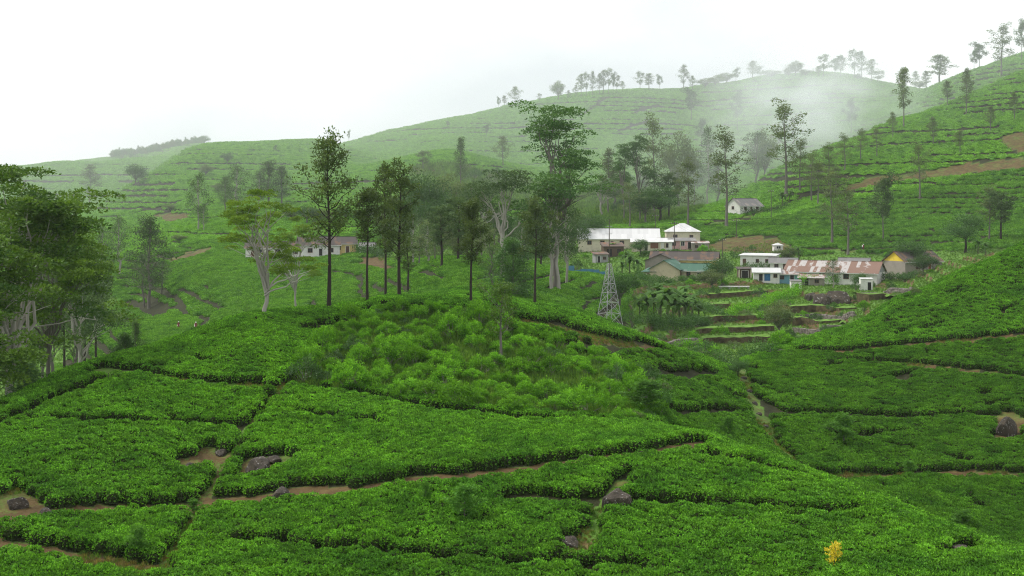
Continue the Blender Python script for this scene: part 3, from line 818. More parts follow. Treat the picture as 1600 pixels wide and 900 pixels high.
# tall dark-trunked silky oaks on the crest of the near hill
tree('oakA', 514, 491, 224, 'tallest dark-trunked tree on the hill crest with a loose open crown', 88, dmin=90, name='silky_oak', rz=.4)
tree('oakB', 574, 480, 310, 'short dark-trunked tree with forked umbrella-like top beside the tallest crest tree', 64, dmin=90, name='silky_oak')
tree('oakC', 624, 472, 264, 'crest tree with dense narrow crown and curved dark trunk behind the scrub', 64, dmin=90, name='silky_oak')
tree('oakD', 736, 479, 318, 'dark-trunked crest tree with compact pointed green crown', 56, dmin=90, name='silky_oak')
tree('oakE', 836, 480, 318, 'dark-trunked crest tree with compact rounded crown before the tea knoll', 52, dmin=90, name='silky_oak')
tree('oakF', 602, None, 260, 'thin wispy-topped tree rising behind the crest between two dark trunks', 36, 135, name='silky_oak')
tree('oakF', 637, 462, 372, 'small slim tree on the tea knoll with thin trunk', 34, dmin=130, name='silky_oak')
tree('oakMid2', 690, 420, 328, 'slender dark-trunked tree standing on the tea knoll', 50, dmin=150, name='silky_oak')
tree('oakMid2', 716, None, 316, 'brownish-green slim tree behind the compact pointed crest tree', 52, 212, name='silky_oak')
# pale umbrella trees
tree('umbrellaWhite', 410, 498, 292, 'white-barked tree with flat bright leaf tiers on the left of the crest', 160, dmin=98, name='umbrella_tree', rz=1.0)
tree('umbrellaWhite', 463, 487, 335, 'second white-trunked umbrella tree behind the bright flat-tiered one', 74, dmin=140, name='umbrella_tree', rz=2.6)
tree('umbrellaBig', 2, None, 266, 'huge spreading umbrella tree with pale limbs towering over the gully', 300, 94, name='umbrella_tree', rz=.6)
tree('umbrellaBig2', 75, None, 345, 'broad umbrella tree leaning out over the gully below the huge one', 175, 108, name='umbrella_tree', rz=2.2)
tree('umbrellaBig', -90, None, 330, 'umbrella tree at the gully edge partly out of view', 260, 84, name='umbrella_tree', rz=4.2)
tree('umbrellaMid', 128, None, 440, 'low dark umbrella tree at the foot of the gully wood', 120, 128, name='umbrella_tree')
tree('softBush', 40, None, 568, 'soft grey-green bushy tree at the lower edge of the gully wood', 78, 90)
for k, (px, d, tp, wd) in enumerate([(84, 165, 395, 60), (100, 172, 405, 55), (116, 160, 415, 60), (132, 180, 400, 55), (66, 150, 430, 50), (150, 190, 425, 45), (20, 140, 480, 60)]):
    tree('oakMid2' if k % 2 else 'gumA', px, None, tp, 'slim dark trunk of the gully wood behind the umbrella trees', wd, d, group='trees of the gully wood')
tree('gumC', 212, None, 500, 'small dark pointed tree just behind the near hill edge', 30, 120)
tree('softBush', 195, None, 520, 'low round bush tree just behind the near hill edge', 48, 116)
tree('small', 783, 568, 455, 'small sparse tree with brown trunk standing in the scrub', 66, dmin=80)
# knoll and saddle behind the crest
tree('umbrellaTall', 868, 452, 164, 'giant tall tree with layered rounded crown above the estate roofs', 150, dmin=140, rz=.5)
tree('gumTwin', 862, 455, 275, 'twin pale-trunked tree in front of the giant layered tree', 70, dmin=140, rz=0)
tree('gumB', 885, 445, 300, 'yellow-green leafy tree close beside the giant layered tree', 58, dmin=140)
tree('umbrellaMid', 785, 440, 268, 'flat-topped tree with white forked trunk on the knoll', 118, dmin=160, name='umbrella_tree', rz=1.2)
tree('softBush', 800, 465, 372, 'dense soft green tree on the knoll below the white forked trunk', 72, dmin=140)
tree('gumA', 770, 452, 385, 'short leafy tree with thin trunk on the knoll', 40, dmin=140)
for k, (kd, px, d, tp, wd) in enumerate([('broadA',660,345,262,80),('broadC',690,300,330,66),('gumB',645,280,330,48),('gumA',735,330,284,56),('broadA',700,340,295,70),('umbrellaMid',758,330,290,80),('gumC',772,350,325,40),('gumB',668,268,350,50),('broadB',825,300,350,60),('broadC',720,270,352,50),('gumA',610,330,335,50),('broadA',640,330,300,60),('gumC',840,340,330,50),('oakMid',655,262,370,36),('oakMid',752,262,345,44),('broadB',800,330,338,56),('broadA',670,380,285,60),('broadC',705,390,270,56),('gumB',628,300,345,40),('gumA',745,290,335,40),('broadA',780,360,322,56),('gumB',815,280,345,44),('broadC',625,370,300,50),('gumC',730,300,340,40),('oakMid',680,245,365,36),('oakMid',765,250,360,34),('gumA',600,360,320,44),('broadB',845,270,372,44),('oakMid2',845,255,355,34)]):
    tree(kd, px, None, tp, 'leafy tree of the hazy wood in the hollow behind the knoll', wd, d, group='trees of the hollow wood')
tree('gumC', 720, None, 213, 'round-headed tree on a thin trunk rising over the yellow-green hill', 24, 470)
tree('wispB', 661, 264, 238, 'bare spreading little tree on the yellow-green hill', 22, dmin=430)
tree('wispA', 786, 262, 216, 'faint grey tree on the far side of the yellow-green hill', 22, dmin=560)
# left slopes
L1 = 'grey-green gum tree on the hazy left slopes'
tree('gumC', 233, 482, 336, 'tall full gum tree on bare stems beside the steep tea spur', 68, dmin=230)
tree('gumA', 225, 480, 395, 'thin gum tree tucked against the full one by the tea spur', 30, dmin=230)
tree('gumA', 253, 462, 408, 'thin-stemmed gum tree on the edge of the tea spur', 26, dmin=230)
tree('gumB', 186, 432, 338, 'pale-trunked gum tree in the left valley', 48, dmin=250)
tree('gumB', 160, 445, 352, 'pale-trunked gum tree beside the gully wood', 36, dmin=250)
for px, bs, tp, wd in [(310,360,271,38),(318,362,320,20),(370,335,258,48),(420,325,250,46),(440,322,258,34),(405,330,266,30),(352,330,275,30)]:
    tree('gumB' if px % 4 else 'gumC', px, bs, tp, L1, wd, dmin=400, group='gum trees on the left slopes')
tree('wispA', 140, 320, 262, 'faint leafless grey tree on the far left slope', 30, dmin=560)
tree('broadA', 212, 291, 253, 'round dark tree alone on the far left slope', 34, dmin=560)
tree('broadA', 355, 256, 238, 'small round tree alone below the left ridge', 18, dmin=480)
tree('broadC', 322, 275, 256, 'small dull tree below the left ridge', 24, dmin=480)
tree('broadB', 320, 226, 211, 'flat-topped tree standing on the left ridge line', 17, dmin=560)
tree('wispB', 315, 227, 215, 'tiny thin tree beside the flat-topped one on the left ridge', 10, dmin=560)
for px, bs, tp, wd in [(280,378,366,22),(340,300,286,20),(245,385,372,20),(265,330,318,18),(455,345,322,30),(480,350,318,40),(500,345,325,36),(540,345,322,34),(570,352,330,36),(585,345,318,30)]:
    tree('broadC' if px % 3 else 'broadA', px, bs, tp, 'low rounded bush tree dotted on the left tea slopes', wd, dmin=330, group='bush trees on the left slopes')
# around and behind the estate houses
tree('oakMid', 1135, 357, 209, 'tall full-crowned tree on the tea slope left of the white gabled cottage', 56, dmin=340)
tree('oakMid', 1075, 354, 254, 'slim tree with long bare trunk above the hip-roofed house', 42, dmin=340)
tree('broadB', 1031, 347, 287, 'dark dense rounded tree behind the long white roof', 60, dmin=350)
tree('broadA', 1008, 350, 290, 'paler dense tree pressed against the dark rounded one', 50, dmin=360)
tree('oakMid', 984, 356, 290, 'thin brownish tree behind the long white roof', 34, dmin=370)
for kd, px, d, tp, wd in [('umbrellaTall',1000,430,212,44),('oakMid',1022,450,188,42),('umbrellaTall',975,430,224,40),('broadC',1060,480,204,52),('gumB',1106,500,198,38),('oakMid2',1045,430,275,34),('wispD',1085,520,250,40),('gumA',1120,500,255,36),('broadC',960,470,262,46),('wispA',950,450,240,30),('gumA',1180,540,205,40),('broadC',1195,560,200,36)]:
    tree(kd, px, None, tp, 'tall pale tree fading into the mist of the valley', wd, d, group='misty trees of the valley')
tree('umbrellaMid', 940, 338, 286, 'spreading flat tree on the slope behind the estate roofs', 56, dmin=390, name='umbrella_tree')
tree('broadA', 921, 388, 328, 'round green tree in front of the long white roof', 56, dmin=320)
tree('broadA', 893, 392, 345, 'round green tree at the corner of the long white roof', 48, dmin=320)
tree('broadC', 905, None, 330, 'dull leafy tree behind the corner of the long white roof', 44, 385)
tree('gumC', 868, None, 320, 'leafy dark tree below the giant layered tree', 50, 300)
tree('oakMid', 1228, 312, 166, 'tall misty tree with long bare trunk above the banana clump', 58, dmin=360)
for px, bs, tp, wd in [(1268,316,240,32),(1250,300,222,32),(1278,320,255,30),(1320,268,212,26),(1295,290,228,30),(1345,252,204,22),(1370,245,202,20),(1306,300,262,24)]:
    tree('oakMid', px, bs, tp, 'misty slim tree along the edge of the right hill', wd, dmin=350, group='slim trees along the right hill edge')
tree('oakMid', 1300, 382, 270, 'tall bare-trunked tree on the lower right tea slope', 48, dmin=320)
tree('oakMid', 1325, 398, 298, 'tree with forked leaning limb at the foot of the right tea slope', 44, dmin=310)
tree('wispD', 1380, 377, 282, 'pale thinly leafed tree on the right tea slope', 48, dmin=320)
tree('oakMid', 1437, 314, 228, 'thin dark tree in front of the earth bank on the right hill', 34, dmin=340)
tree('oakMid', 1546, 378, 294, 'thin grey tree above the right spur', 36, dmin=280)
tree('oakMid2', 1564, 378, 305, 'fuller grey-green tree above the right spur', 44, dmin=280)
tree('broadB', 1508, 395, 330, 'dark spreading tree at the top of the right tea spur', 62, dmin=250)
tree('broadB', 1421, 428, 372, 'dark dense tree in front of the yellow-gabled house', 56, dmin=240)
tree('broadA', 1442, 430, 395, 'lower dense tree beside the yellow-gabled house', 40, dmin=240)
for px, bs, tp, wd in [(1458,227,186,18),(1510,178,112,22),(1412,200,110,20),(1480,165,128,14),(1585,188,148,16),(1548,205,168,14),(1500,240,205,14),(1395,215,178,14)]:
    tree('wispA' if px % 4 else 'wispC', px, bs, tp, 'thin tree scattered on the upper right tea slope', wd, dmin=400, group='thin trees on the upper right slope')
tree('oakMid', 1565, 122, 42, 'prominent tall tree on the right skyline', 38, dmin=440)
tree('wispD', 1596, 96, 38, 'slim tree at the right end of the skyline', 22, dmin=600)
tree('wispD', 1530, 102, 70, 'low leaning tree on the right skyline beside the prominent one', 26, dmin=600)
tree('wispC', 1468, 128, 88, 'full pale tree in the dip of the right skyline', 30, dmin=600)
for px, bs, tp, wd in [(1447,136,112,14),(1430,138,113,14),(1412,138,108,16),(1522,108,80,18),
    (779,166,153,9),(788,165,150,9),(805,163,137,19),(843,160,147,8),(888,154,142,8),(900,152,134,9),(908,152,117,13),(916,151,116,12),(926,150,114,13),(937,148,117,13),(943,147,111,13),(951,147,110,13),(958,146,116,13),(964,145,120,13),(973,143,128,10),
    (1000,141,114,15),(1014,141,116,17),(1030,141,119,15),(1068,141,104,18),(1082,141,120,14),(1150,128,108,16),(1176,123,97,24),(1186,123,106,16),(1287,120,88,20),(1305,121,92,24),(1314,121,88,18),(1335,123,81,20),(1346,124,83,18),(1362,128,94,18),(1372,130,112,20),(1279,120,104,12)]:
    wd *= .85
    tree(('wispA','wispB','wispC','wispD')[(px // 3) % 4], px, bs, tp, 'slender pale tree in the row along the far ridge line', wd, dmin=600, group='slender trees on the far ridge')
tree('broadC', 872, 157, 125, 'darker full tree alone on the far ridge line', 20, dmin=600)
for px, bs, tp, wd in [(1102,137,122,22),(1118,134,118,24),(1135,130,113,26),(1205,121,109,28),(1243,119,94,24),(1232,120,106,18),(1258,119,108,20),(1340,125,114,12),(1437,136,126,24)]:
    tree('broadC', px, bs, tp, 'low rounded tree clump on the misty far ridge', wd, dmin=600, group='rounded trees on the far ridge')
for px, bs, tp, wd in [(1080,190,142,30),(1152,205,148,22),(1330,210,160,22),(1096,230,190,24),(1216,235,200,26),(1240,225,185,24),(760,215,196,14),(700,200,190,8),(545,213,205,6),(430,238,228,8),(1185,255,215,22)]:
    tree('wispD', px, bs, tp, 'faint tree standing on the upper tea slopes', wd, dmin=560, group='faint trees on the upper slopes')
# the wooded ridge far left reads as one mass
wx, wy = scatter(955, 1060, 5.5, 91)
wz = ground(wx, wy); wp = 800 + F * wx / wy
kk = (wp > 175) & (wp < 318)
wx, wy, wz = wx[kk], wy[kk], wz[kk]
wr = np.random.default_rng(9)
protos_w = [proto('wood_tree', PR[k][1]) for k in ('broadA', 'broadC', 'gumC')]
hh = wr.uniform(3, 8.5, len(wx))
instancer('far_wood', np.stack([wx, wy, wz - .5], 1), np.stack([np.zeros(len(wx)), np.zeros(len(wx)), wr.uniform(0, 6, len(wx))], 1), np.stack([hh, hh, hh], 1), protos_w, 'hazy wood along the distant left ridge')

# ------------------------------------------------------------------ shrubs, grass
def shrub_mesh(seed, n=36, dens=74, ls=.080, leaf='leaf_shrub'):
    b = TB(seed); r = b.r
    for k in range(n):
        a = r.uniform(0, 6.28); q = math.sqrt(r.uniform(0, 1)) * .5; z = .25 + .72 * (1 - (q / .5) ** 2 * .75) * r.uniform(.55, 1.0)
        c = (q * math.cos(a), q * math.sin(a), z)
        if k % 3 == 0: b.limb((0, 0, 0), c, .014, .005, .02, .08, 3, 4)
        s_ = r.uniform(.09, .15)
        b.puff(c, (s_, s_, s_ * 1.35), int(dens * r.uniform(.6, 1.2)), ls * r.uniform(.8, 1.1), .7, .45, .25 * (z - .6), .25, .42)
    return b.meshes('shrub', M['bark_grey'], M[leaf])
SH = [shrub_mesh(601), shrub_mesh(602, 30), shrub_mesh(603, 20, 70), shrub_mesh(604, 26, 60, .075, 'leaf_broad'), shrub_mesh(605, 22, 50, .08, 'leaf_dull')]
def shrub(x, y, wd, h, kind, label, group=None, name='shrub', rz=None):
    e = empty(name, (x, y, gz(x, y) - .08), random.uniform(0, 6.28) if rz is None else rz, (wd, wd, h))
    tag(e, label, 'shrub', group)
    new_obj('stems', SH[kind][0], e); new_obj('foliage', SH[kind][1], e)
    return e
random.seed(77)
sp_ = REG['scrub'][2]; cnt = 0; placed = []
tries = 0
while cnt < 185 and tries < 6000:
    tries += 1
    px = random.uniform(455, 1040); py = random.uniform(487, 662)
    if not in_poly(np.array([px]), np.array([py]), sp_)[0]: continue
    x, y, z = hit(px, py, 78)
    lower = py > 590 + (px - 500) * .1
    grassy = in_poly(np.array([px]), np.array([py]), [(690,560),(760,535),(900,560),(960,600),(900,625),(780,600)])[0]
    if grassy and random.random() < .88: continue
    wdm = random.uniform(1.1, 2.8) if not lower else random.uniform(1.4, 3.4)
    if any((x - a) ** 2 + (y - b_) ** 2 < (.36 * (wdm + c)) ** 2 for a, b_, c in placed): continue
    placed.append((x, y, wdm))
    kd = random.choice([0, 1, 2, 0, 1, 2, 0, 1, 2, 3]) if px < 980 else random.choice([0, 4, 3, 2])
    shrub(x, y, wdm, wdm * random.uniform(.5, .95), kd, ('feathery light green shrub', 'feathery light green shrub', 'feathery light green shrub', 'darker leafy shrub', 'dull olive shrub')[kd] + (' on the lower edge of' if lower else ' inside') + ' the crest thicket', 'shrubs of the crest thicket')
    cnt += 1
# grass
def tuft(seed, n=26, h=.55, spread=.3):
    r = np.random.default_rng(seed)
    C = np.stack([r.normal(0, spread * .5, n), r.normal(0, spread * .5, n), np.zeros(n)], 1)
    A = np.stack([r.normal(0, .35, n), r.normal(0, .35, n), np.ones(n)], 1)
    V, Fq = leaf_quads(C, A, h * r.uniform(.5, 1.2, n), .05, r)
    return proto('grass_tuft', mesh_from('grass_tuft', V, Fq, M['grass'], False, np.repeat(r.uniform(0, 1, n), 4)[:, None].repeat(3, 1)))
tufts = [tuft(701 + k) for k in range(4)]
M['dry_grass'] = leafmat('dry_grass_blade', (.11, .12, .03), (.26, .22, .08), .3, .7, .3, .1, .3)
dry = []
for k in range(3):
    q = tuft(721 + k, 30, .5, .34); q.data.materials.clear(); q.data.materials.append(M['dry_grass']); dry.append(q)
def grass_field(name, d0, d1, sp, regs, label, seed, sc, dens=1.0, paths=False):
    x, y = scatter(d0, d1, sp, seed, .5); z = ground(x, y)
    keep = np.zeros(x.shape, bool)
    rr = region(x, y, z, {k: v for k, v in {**REG, **SOIL}.items() if k in regs})
    for k in rr: keep |= rr[k]
    if paths:
        pdist, ps = path_dist(x, y); keep |= (pdist < .35) & (ps > .15) & (fbm(x / 1.5, y / 1.5, 61, 2) > -.12)
    keep &= fbm(x / 6, y / 6, 63, 3) > (-.30 if dens >= 1 else .0)
    x, y, z = x[keep], y[keep], z[keep]
    r = np.random.default_rng(seed); n = len(x); s_ = sc * r.uniform(.6, 1.3, n)
    instancer(name, np.stack([x, y, z - .03], 1), np.stack([np.zeros(n), np.zeros(n), r.uniform(0, 6, n)], 1), np.stack([s_, s_, s_], 1), dry + tufts[:2] if paths else tufts, label)
grass_field('grass', 78, 130, .42, ('scrub',), 'long grass between the shrubs of the crest thicket', 81, 1.05)
grass_field('grass', 50, 141, .26, ('rockbare', 'rock2', 'rock4', 'rock5'), 'short grass along the footpaths of the near hill', 82, .42, .5, True)
grass_field('grass', 100, 400, .9, ('village', 'gully', 'woods'), 'rough grass on the terraces and in the gullies', 83, .7)
grass_field('grass', 400, 640, 1.6, ('woods2', 'fern'), 'rough undergrowth in the hazy hollow', 84, 2.6)
# ------------------------------------------------------------------ buildings
def wallmat(name, c, stain=(.12, .10, .08), amt=.35):
    m, t, b = mat_new(name)
    n = noise(t, .9, 6); n2 = noise(t, 4.0, 4)
    k = ramp(t, n, [(.48, (0, 0, 0)), (.8, (amt, amt, amt))])
    base = ramp(t, n2, [(.3, tuple(v * .86 for v in c)), (.7, c)])
    t.links.new(mixrgb(t, k, base, stain), b.inputs['Base Color'])
    b.inputs['Roughness'].default_value = .9; b.inputs['Specular IOR Level'].default_value = .15
    return m
def roofmat(name, c, rust=(.16, .065, .03), amt=.3, sheet=.85, rough=.55):
    m, t, b = mat_new(name)
    tcn = nd(t, 'ShaderNodeTexCoord'); sx = nd(t, 'ShaderNodeSeparateXYZ'); t.links.new(tcn.outputs['Object'], sx.inputs[0])
    q = nd(t, 'ShaderNodeMath', operation='DIVIDE'); t.links.new(sx.outputs[0], q.inputs[0]); q.inputs[1].default_value = sheet
    fl = nd(t, 'ShaderNodeMath', operation='FLOOR'); t.links.new(q.outputs[0], fl.inputs[0])
    q2 = nd(t, 'ShaderNodeMath', operation='DIVIDE'); t.links.new(sx.outputs[1], q2.inputs[0]); q2.inputs[1].default_value = 2.6
    fl2 = nd(t, 'ShaderNodeMath', operation='FLOOR'); t.links.new(q2.outputs[0], fl2.inputs[0])
    cb = nd(t, 'ShaderNodeCombineXYZ'); t.links.new(fl.outputs[0], cb.inputs[0]); t.links.new(fl2.outputs[0], cb.inputs[1])
    wnz = nd(t, 'ShaderNodeTexWhiteNoise'); t.links.new(cb.outputs[0], wnz.inputs['Vector'])
    n = noise(t, 1.1, 6)
    ad = nd(t, 'ShaderNodeMath', operation='MULTIPLY_ADD'); t.links.new(wnz.outputs['Value'], ad.inputs[0]); ad.inputs[1].default_value = .55; t.links.new(n, ad.inputs[2])
    k = ramp(t, ad.outputs[0], [(.98 - amt, (0, 0, 0)), (1.14 - amt, (1, 1, 1))])
    base = ramp(t, wnz.outputs['Value'], [(0, tuple(v * .82 for v in c)), (1, c)])
    t.links.new(mixrgb(t, k, base, rust), b.inputs['Base Color'])
    b.inputs['Roughness'].default_value = rough; b.inputs['Specular IOR Level'].default_value = .35
    wv = nd(t, 'ShaderNodeTexWave'); wv.inputs['Scale'].default_value = 4.2; t.links.new(tcn.outputs['Object'], wv.inputs['Vector'])
    bump(t, b, wv.outputs['Fac'], .35, .03)
    return m
W_ = {k: wallmat('wall_' + k, c) for k, c in dict(white=(.74, .72, .68), cream=(.66, .60, .46), tan=(.55, .47, .33), yellow=(.62, .48, .20), brightyellow=(.75, .56, .06), pink=(.70, .42, .42), grey=(.34, .34, .34), stone=(.30, .27, .23), brown=(.12, .085, .06), blue=(.16, .34, .42)).items()}
RF = dict(white=roofmat('roof_white', (.60, .60, .59), (.50, .46, .42), -.06), green=roofmat('roof_green', (.06, .145, .10), (.14, .19, .16), .12, .85, .8), dark=roofmat('roof_dark', (.085, .072, .066), (.14, .09, .06), .2, .85, .95), grey=roofmat('roof_grey', (.20, .195, .19), (.28, .25, .22), .15, .85, .95), rust=roofmat('roof_rust', (.46, .43, .41), (.19, .115, .085), .40, .85, .8), brown=roofmat('roof_brown', (.15, .11, .09), (.2, .1, .06), .25, .85, .95))
M['pane'] = plain('window_pane', (.025, .03, .035), .15, .2, 2, .5)
M['frame_brown'] = plain('frame_brown', (.16, .07, .04), .7)
M['frame_white'] = plain('frame_white', (.70, .69, .66), .6, .1)
M['door_blue'] = plain('door_blue', (.03, .13, .28), .6)
M['door_brown'] = plain('door_brown', (.10, .05, .03), .7)
M['door_dark'] = plain('door_dark', (.02, .018, .016), .8)
M['metal'] = plain('galvanised_metal', (.36, .365, .36), .6, .3, 3, .3)
M['pole_wood'] = plain('pole_wood', (.10, .085, .07), .85)
M['stone'] = plain('field_stone', (.20, .175, .155), .9, .5, 2.2, .2, .08)
M['tarp_blue'] = plain('tarp_blue', (.07, .20, .30), .8, .25, .8)
M['terracotta'] = plain('terracotta', (.35, .07, .04), .8)
def box_data(x0, x1, y0, y1, z0, z1):
    V = [(x, y, z) for x in (x0, x1) for y in (y0, y1) for z in (z0, z1)]
    return V, [(0, 1, 3, 2), (4, 6, 7, 5), (0, 4, 5, 1), (2, 3, 7, 6), (0, 2, 6, 4), (1, 5, 7, 3)]
def boxes(name, lst, mat, parent=None):
    V, Fq = [], []
    for bx in lst:
        v, f = box_data(*bx); o = len(V); V += v; Fq += [tuple(i + o for i in q) for q in f]
    return new_obj(name, mesh_from(name, V, Fq, mat), parent)
def slab(quad, th):
    q = [np.array(p, float) for p in quad]; n = np.cross(q[1] - q[0], q[2] - q[0]); n /= np.linalg.norm(n)
    if n[2] < 0: n = -n
    return [tuple(p) for p in q] + [tuple(p + n * th) for p in q], [(0, 1, 2, 3)[::-1], (4, 5, 6, 7), (0, 1, 5, 4), (1, 2, 6, 5), (2, 3, 7, 6), (3, 0, 4, 7)]
def house(name, label, px, d, rz, L, W, H, rtype, rise, wall, roof, openings=(), oh=.45, cat='house', dz=0, gable=None, posts=None, trim=True):
    x, y, z = at(px, d)
    rad = math.radians(rz); cs, sn = math.cos(rad), math.sin(rad)
    corners = [(x + cs * a * L / 2 - sn * b * W / 2, y + sn * a * L / 2 + cs * b * W / 2) for a in (-1, 1) for b in (-1, 1)]
    zs = [gz(a, b) for a, b in corners]
    zb = float(np.mean(zs)) + dz
    e = empty(name, (x, y, zb), rad); tag(e, label, cat)
    lo = min(zs) - zb - .4
    # plinth and walls
    V, Fq = box_data(-L / 2, L / 2, -W / 2, W / 2, lo, H)
    Fq = [f for f in Fq]
    V = list(V); g = []
    if rtype == 'gable_x':
        for s in (-1, 1):
            o = len(V); V += [(s * L / 2, -W / 2, H), (s * L / 2, W / 2, H), (s * L / 2, 0, H + rise)]
            (Fq if gable is None else g).append((o, o + 1, o + 2))
    elif rtype == 'gable_y':
        for s in (-1, 1):
            o = len(V); V += [(-L / 2, s * W / 2, H), (L / 2, s * W / 2, H), (0, s * W / 2, H + rise)]
            Fq.append((o, o + 1, o + 2))
    elif rtype == 'shed':
        o = len(V); V += [(-L / 2, W / 2, H), (L / 2, W / 2, H), (-L / 2, W / 2, H + rise), (L / 2, W / 2, H + rise), (-L / 2, -W / 2, H), (L / 2, -W / 2, H)]
        Fq += [(o, o + 1, o + 3, o + 2), (o + 4, o, o + 2), (o + 5, o + 1, o + 3)]
    if gable is not None:
        used = sorted({i for f in g for i in f}); mp_ = {i: k for k, i in enumerate(used)}
        new_obj('gable', mesh_from('gable', [V[i] for i in used], [tuple(mp_[i] for i in f) for f in g], W_[gable]), e)
    new_obj('wall', mesh_from('wall', V, Fq, W_[wall]), e)
    RV, RFc = [], []
    def add(sd_):
        o = len(RV); RV.extend(sd_[0]); RFc.extend([tuple(i + o for i in f) for f in sd_[1]])
    th = .09; zz = H + .03
    if rtype == 'gable_x':
        k = rise / (W / 2)
        for s in (-1, 1):
            add(slab([(-L / 2 - oh, s * (W / 2 + oh), zz - oh * k), (L / 2 + oh, s * (W / 2 + oh), zz - oh * k), (L / 2 + oh, s * .0, zz + rise), (-L / 2 - oh, s * .0, zz + rise)], th))
    elif rtype == 'gable_y':
        k = rise / (L / 2)
        for s in (-1, 1):
            add(slab([(s * (L / 2 + oh), -W / 2 - oh, zz - oh * k), (s * (L / 2 + oh), W / 2 + oh, zz - oh * k), (0, W / 2 + oh, zz + rise), (0, -W / 2 - oh, zz + rise)], th))
    elif rtype == 'shed':
        k = rise / W
        add(slab([(-L / 2 - oh, -W / 2 - oh, zz - oh * k), (L / 2 + oh, -W / 2 - oh, zz - oh * k), (L / 2 + oh, W / 2 + oh, zz + rise + oh * k), (-L / 2 - oh, W / 2 + oh, zz + rise + oh * k)], th))
    elif rtype == 'hip':
        a, b = L / 2 + oh, W / 2 + oh; r_ = max(0, a - b)
        zl = zz - oh * rise / (W / 2)
        pts = [(-a, -b, zl), (a, -b, zl), (a, b, zl), (-a, b, zl), (-r_, 0, zz + rise), (r_, 0, zz + rise)]
        if r_ < .05: pts[4] = (-.05, 0, zz + rise); pts[5] = (.05, 0, zz + rise)
        o = len(RV); RV.extend(pts); RFc.extend([tuple(i + o for i in f) for f in [(0, 1, 5, 4), (2, 3, 4, 5), (1, 2, 5), (3, 0, 4), (3, 2, 1, 0)]])
    ro = new_obj('roof', mesh_from('roof', RV, RFc, RF[roof]), e)
    if trim and rtype in ('gable_x',):
        boxes('ridge_cap', [(-L / 2 - oh - .02, L / 2 + oh + .02, -.18, .18, zz + rise + .03, zz + rise + .14)], RF[roof], ro)
    elif trim and rtype == 'gable_y':
        boxes('ridge_cap', [(-.18, .18, -W / 2 - oh - .02, W / 2 + oh + .02, zz + rise + .03, zz + rise + .14)], RF[roof], ro)
    if trim and rtype == 'gable_x':
        for s in (-1, 1):
            boxes('fascia', [(-L / 2 - oh, L / 2 + oh, s * (W / 2 + oh) + (.0 if s > 0 else -.03), s * (W / 2 + oh) + (.03 if s > 0 else 0), zz - oh * rise / (W / 2) - .12, zz - oh * rise / (W / 2) + .04)], M['frame_white'], ro)
    # openings: (kind, face, along, sill, width, height, frame, fill)
    for (kd, face, u, s0, w0, h0, fr, fl) in openings:
        if face in ('front', 'back'):
            s = -1 if face == 'front' else 1; Y = s * W / 2
            fb = lambda a, b2, c0, c1, dep: (a, b2, min(Y, Y + s * dep), max(Y, Y + s * dep), c0, c1)
        else:
            s = -1 if face == 'left' else 1; Y = s * L / 2
            fb = lambda a, b2, c0, c1, dep: (min(Y, Y + s * dep), max(Y, Y + s * dep), a, b2, c0, c1)
        f = .09
        frame = [fb(u - w0 / 2 - f, u - w0 / 2, s0, s0 + h0, .08), fb(u + w0 / 2, u + w0 / 2 + f, s0, s0 + h0, .08), fb(u - w0 / 2 - f, u + w0 / 2 + f, s0 + h0, s0 + h0 + f, .08)]
        if kd == 'window':
            frame.append(fb(u - w0 / 2 - f, u + w0 / 2 + f, s0 - f, s0, .10))
            frame.append(fb(u - .03, u + .03, s0, s0 + h0, .06))
            wn_ = boxes('window', [fb(u - w0 / 2, u + w0 / 2, s0, s0 + h0, .02)], M[fl], e)
            boxes('frame', frame, M[fr], wn_)
        else:
            wn_ = boxes('door', [fb(u - w0 / 2, u + w0 / 2, s0, s0 + h0, .03)], M[fl], e)
            boxes('frame', frame, M[fr], wn_)
    if posts:
        for u in posts:
            boxes('post', [(u - .16, u + .16, -W / 2 - oh + .05, -W / 2 - oh + .37, lo, H - .1)], W_['cream'], e)
    return e
def win(face, u, s0=1.0, w0=1.2, h0=1.1, fr='frame_brown', fl='pane'): return ('window', face, u, s0, w0, h0, fr, fl)
def door(face, u, fl='door_brown', w0=.95, h0=2.0, fr='frame_white'): return ('door', face, u, .02, w0, h0, fr, fl)
house('line_house', 'long estate building with wide white sheet roof behind the round green trees', 966, 362, -4, 25, 9, 2.9, 'gable_x', 2.9, 'cream', 'white', [win('front', -9), win('front', -5), door('front', -2), win('front', 1)])
house('porch_house', 'cream porch house with brown window and white lean-to roof', 1014, 352, -6, 10.5, 4.5, 2.6, 'shed', .9, 'cream', 'white', [win('front', 1.6, .8, 2.2, 1.5, 'frame_brown', 'frame_brown'), door('front', -.9, 'door_dark'), win('front', -3.2, .9, 1.6, 1.3)], posts=(-4.6, -2.0, 3.4, 4.8))
house('hip_roof_house', 'cream house with white pyramid roof beside the long white roof', 1066, 368, -4, 10.5, 9, 3.3, 'hip', 2.4, 'cream', 'white', [win('front', -2.5), win('front', 2.5, 1.0, 1.0, 1.0)])
house('verandah_house', 'low pink and white verandah house in front of the white pyramid roof', 1057, 354, -4, 11, 4.5, 2.4, 'shed', .7, 'pink', 'grey', [door('front', -3.2), win('front', -1), win('front', 1.6, .9, 1.3, 1.3, 'frame_white'), door('front', 3.8, 'door_dark')], posts=(-5, -2, 1, 4.8))
house('annex', 'small white annex between the porch house and the verandah house', 1041, 351, -8, 3.6, 4, 2.5, 'shed', .5, 'white', 'white', [win('front', 0, .9, 1.2, 1.2, 'frame_brown')])
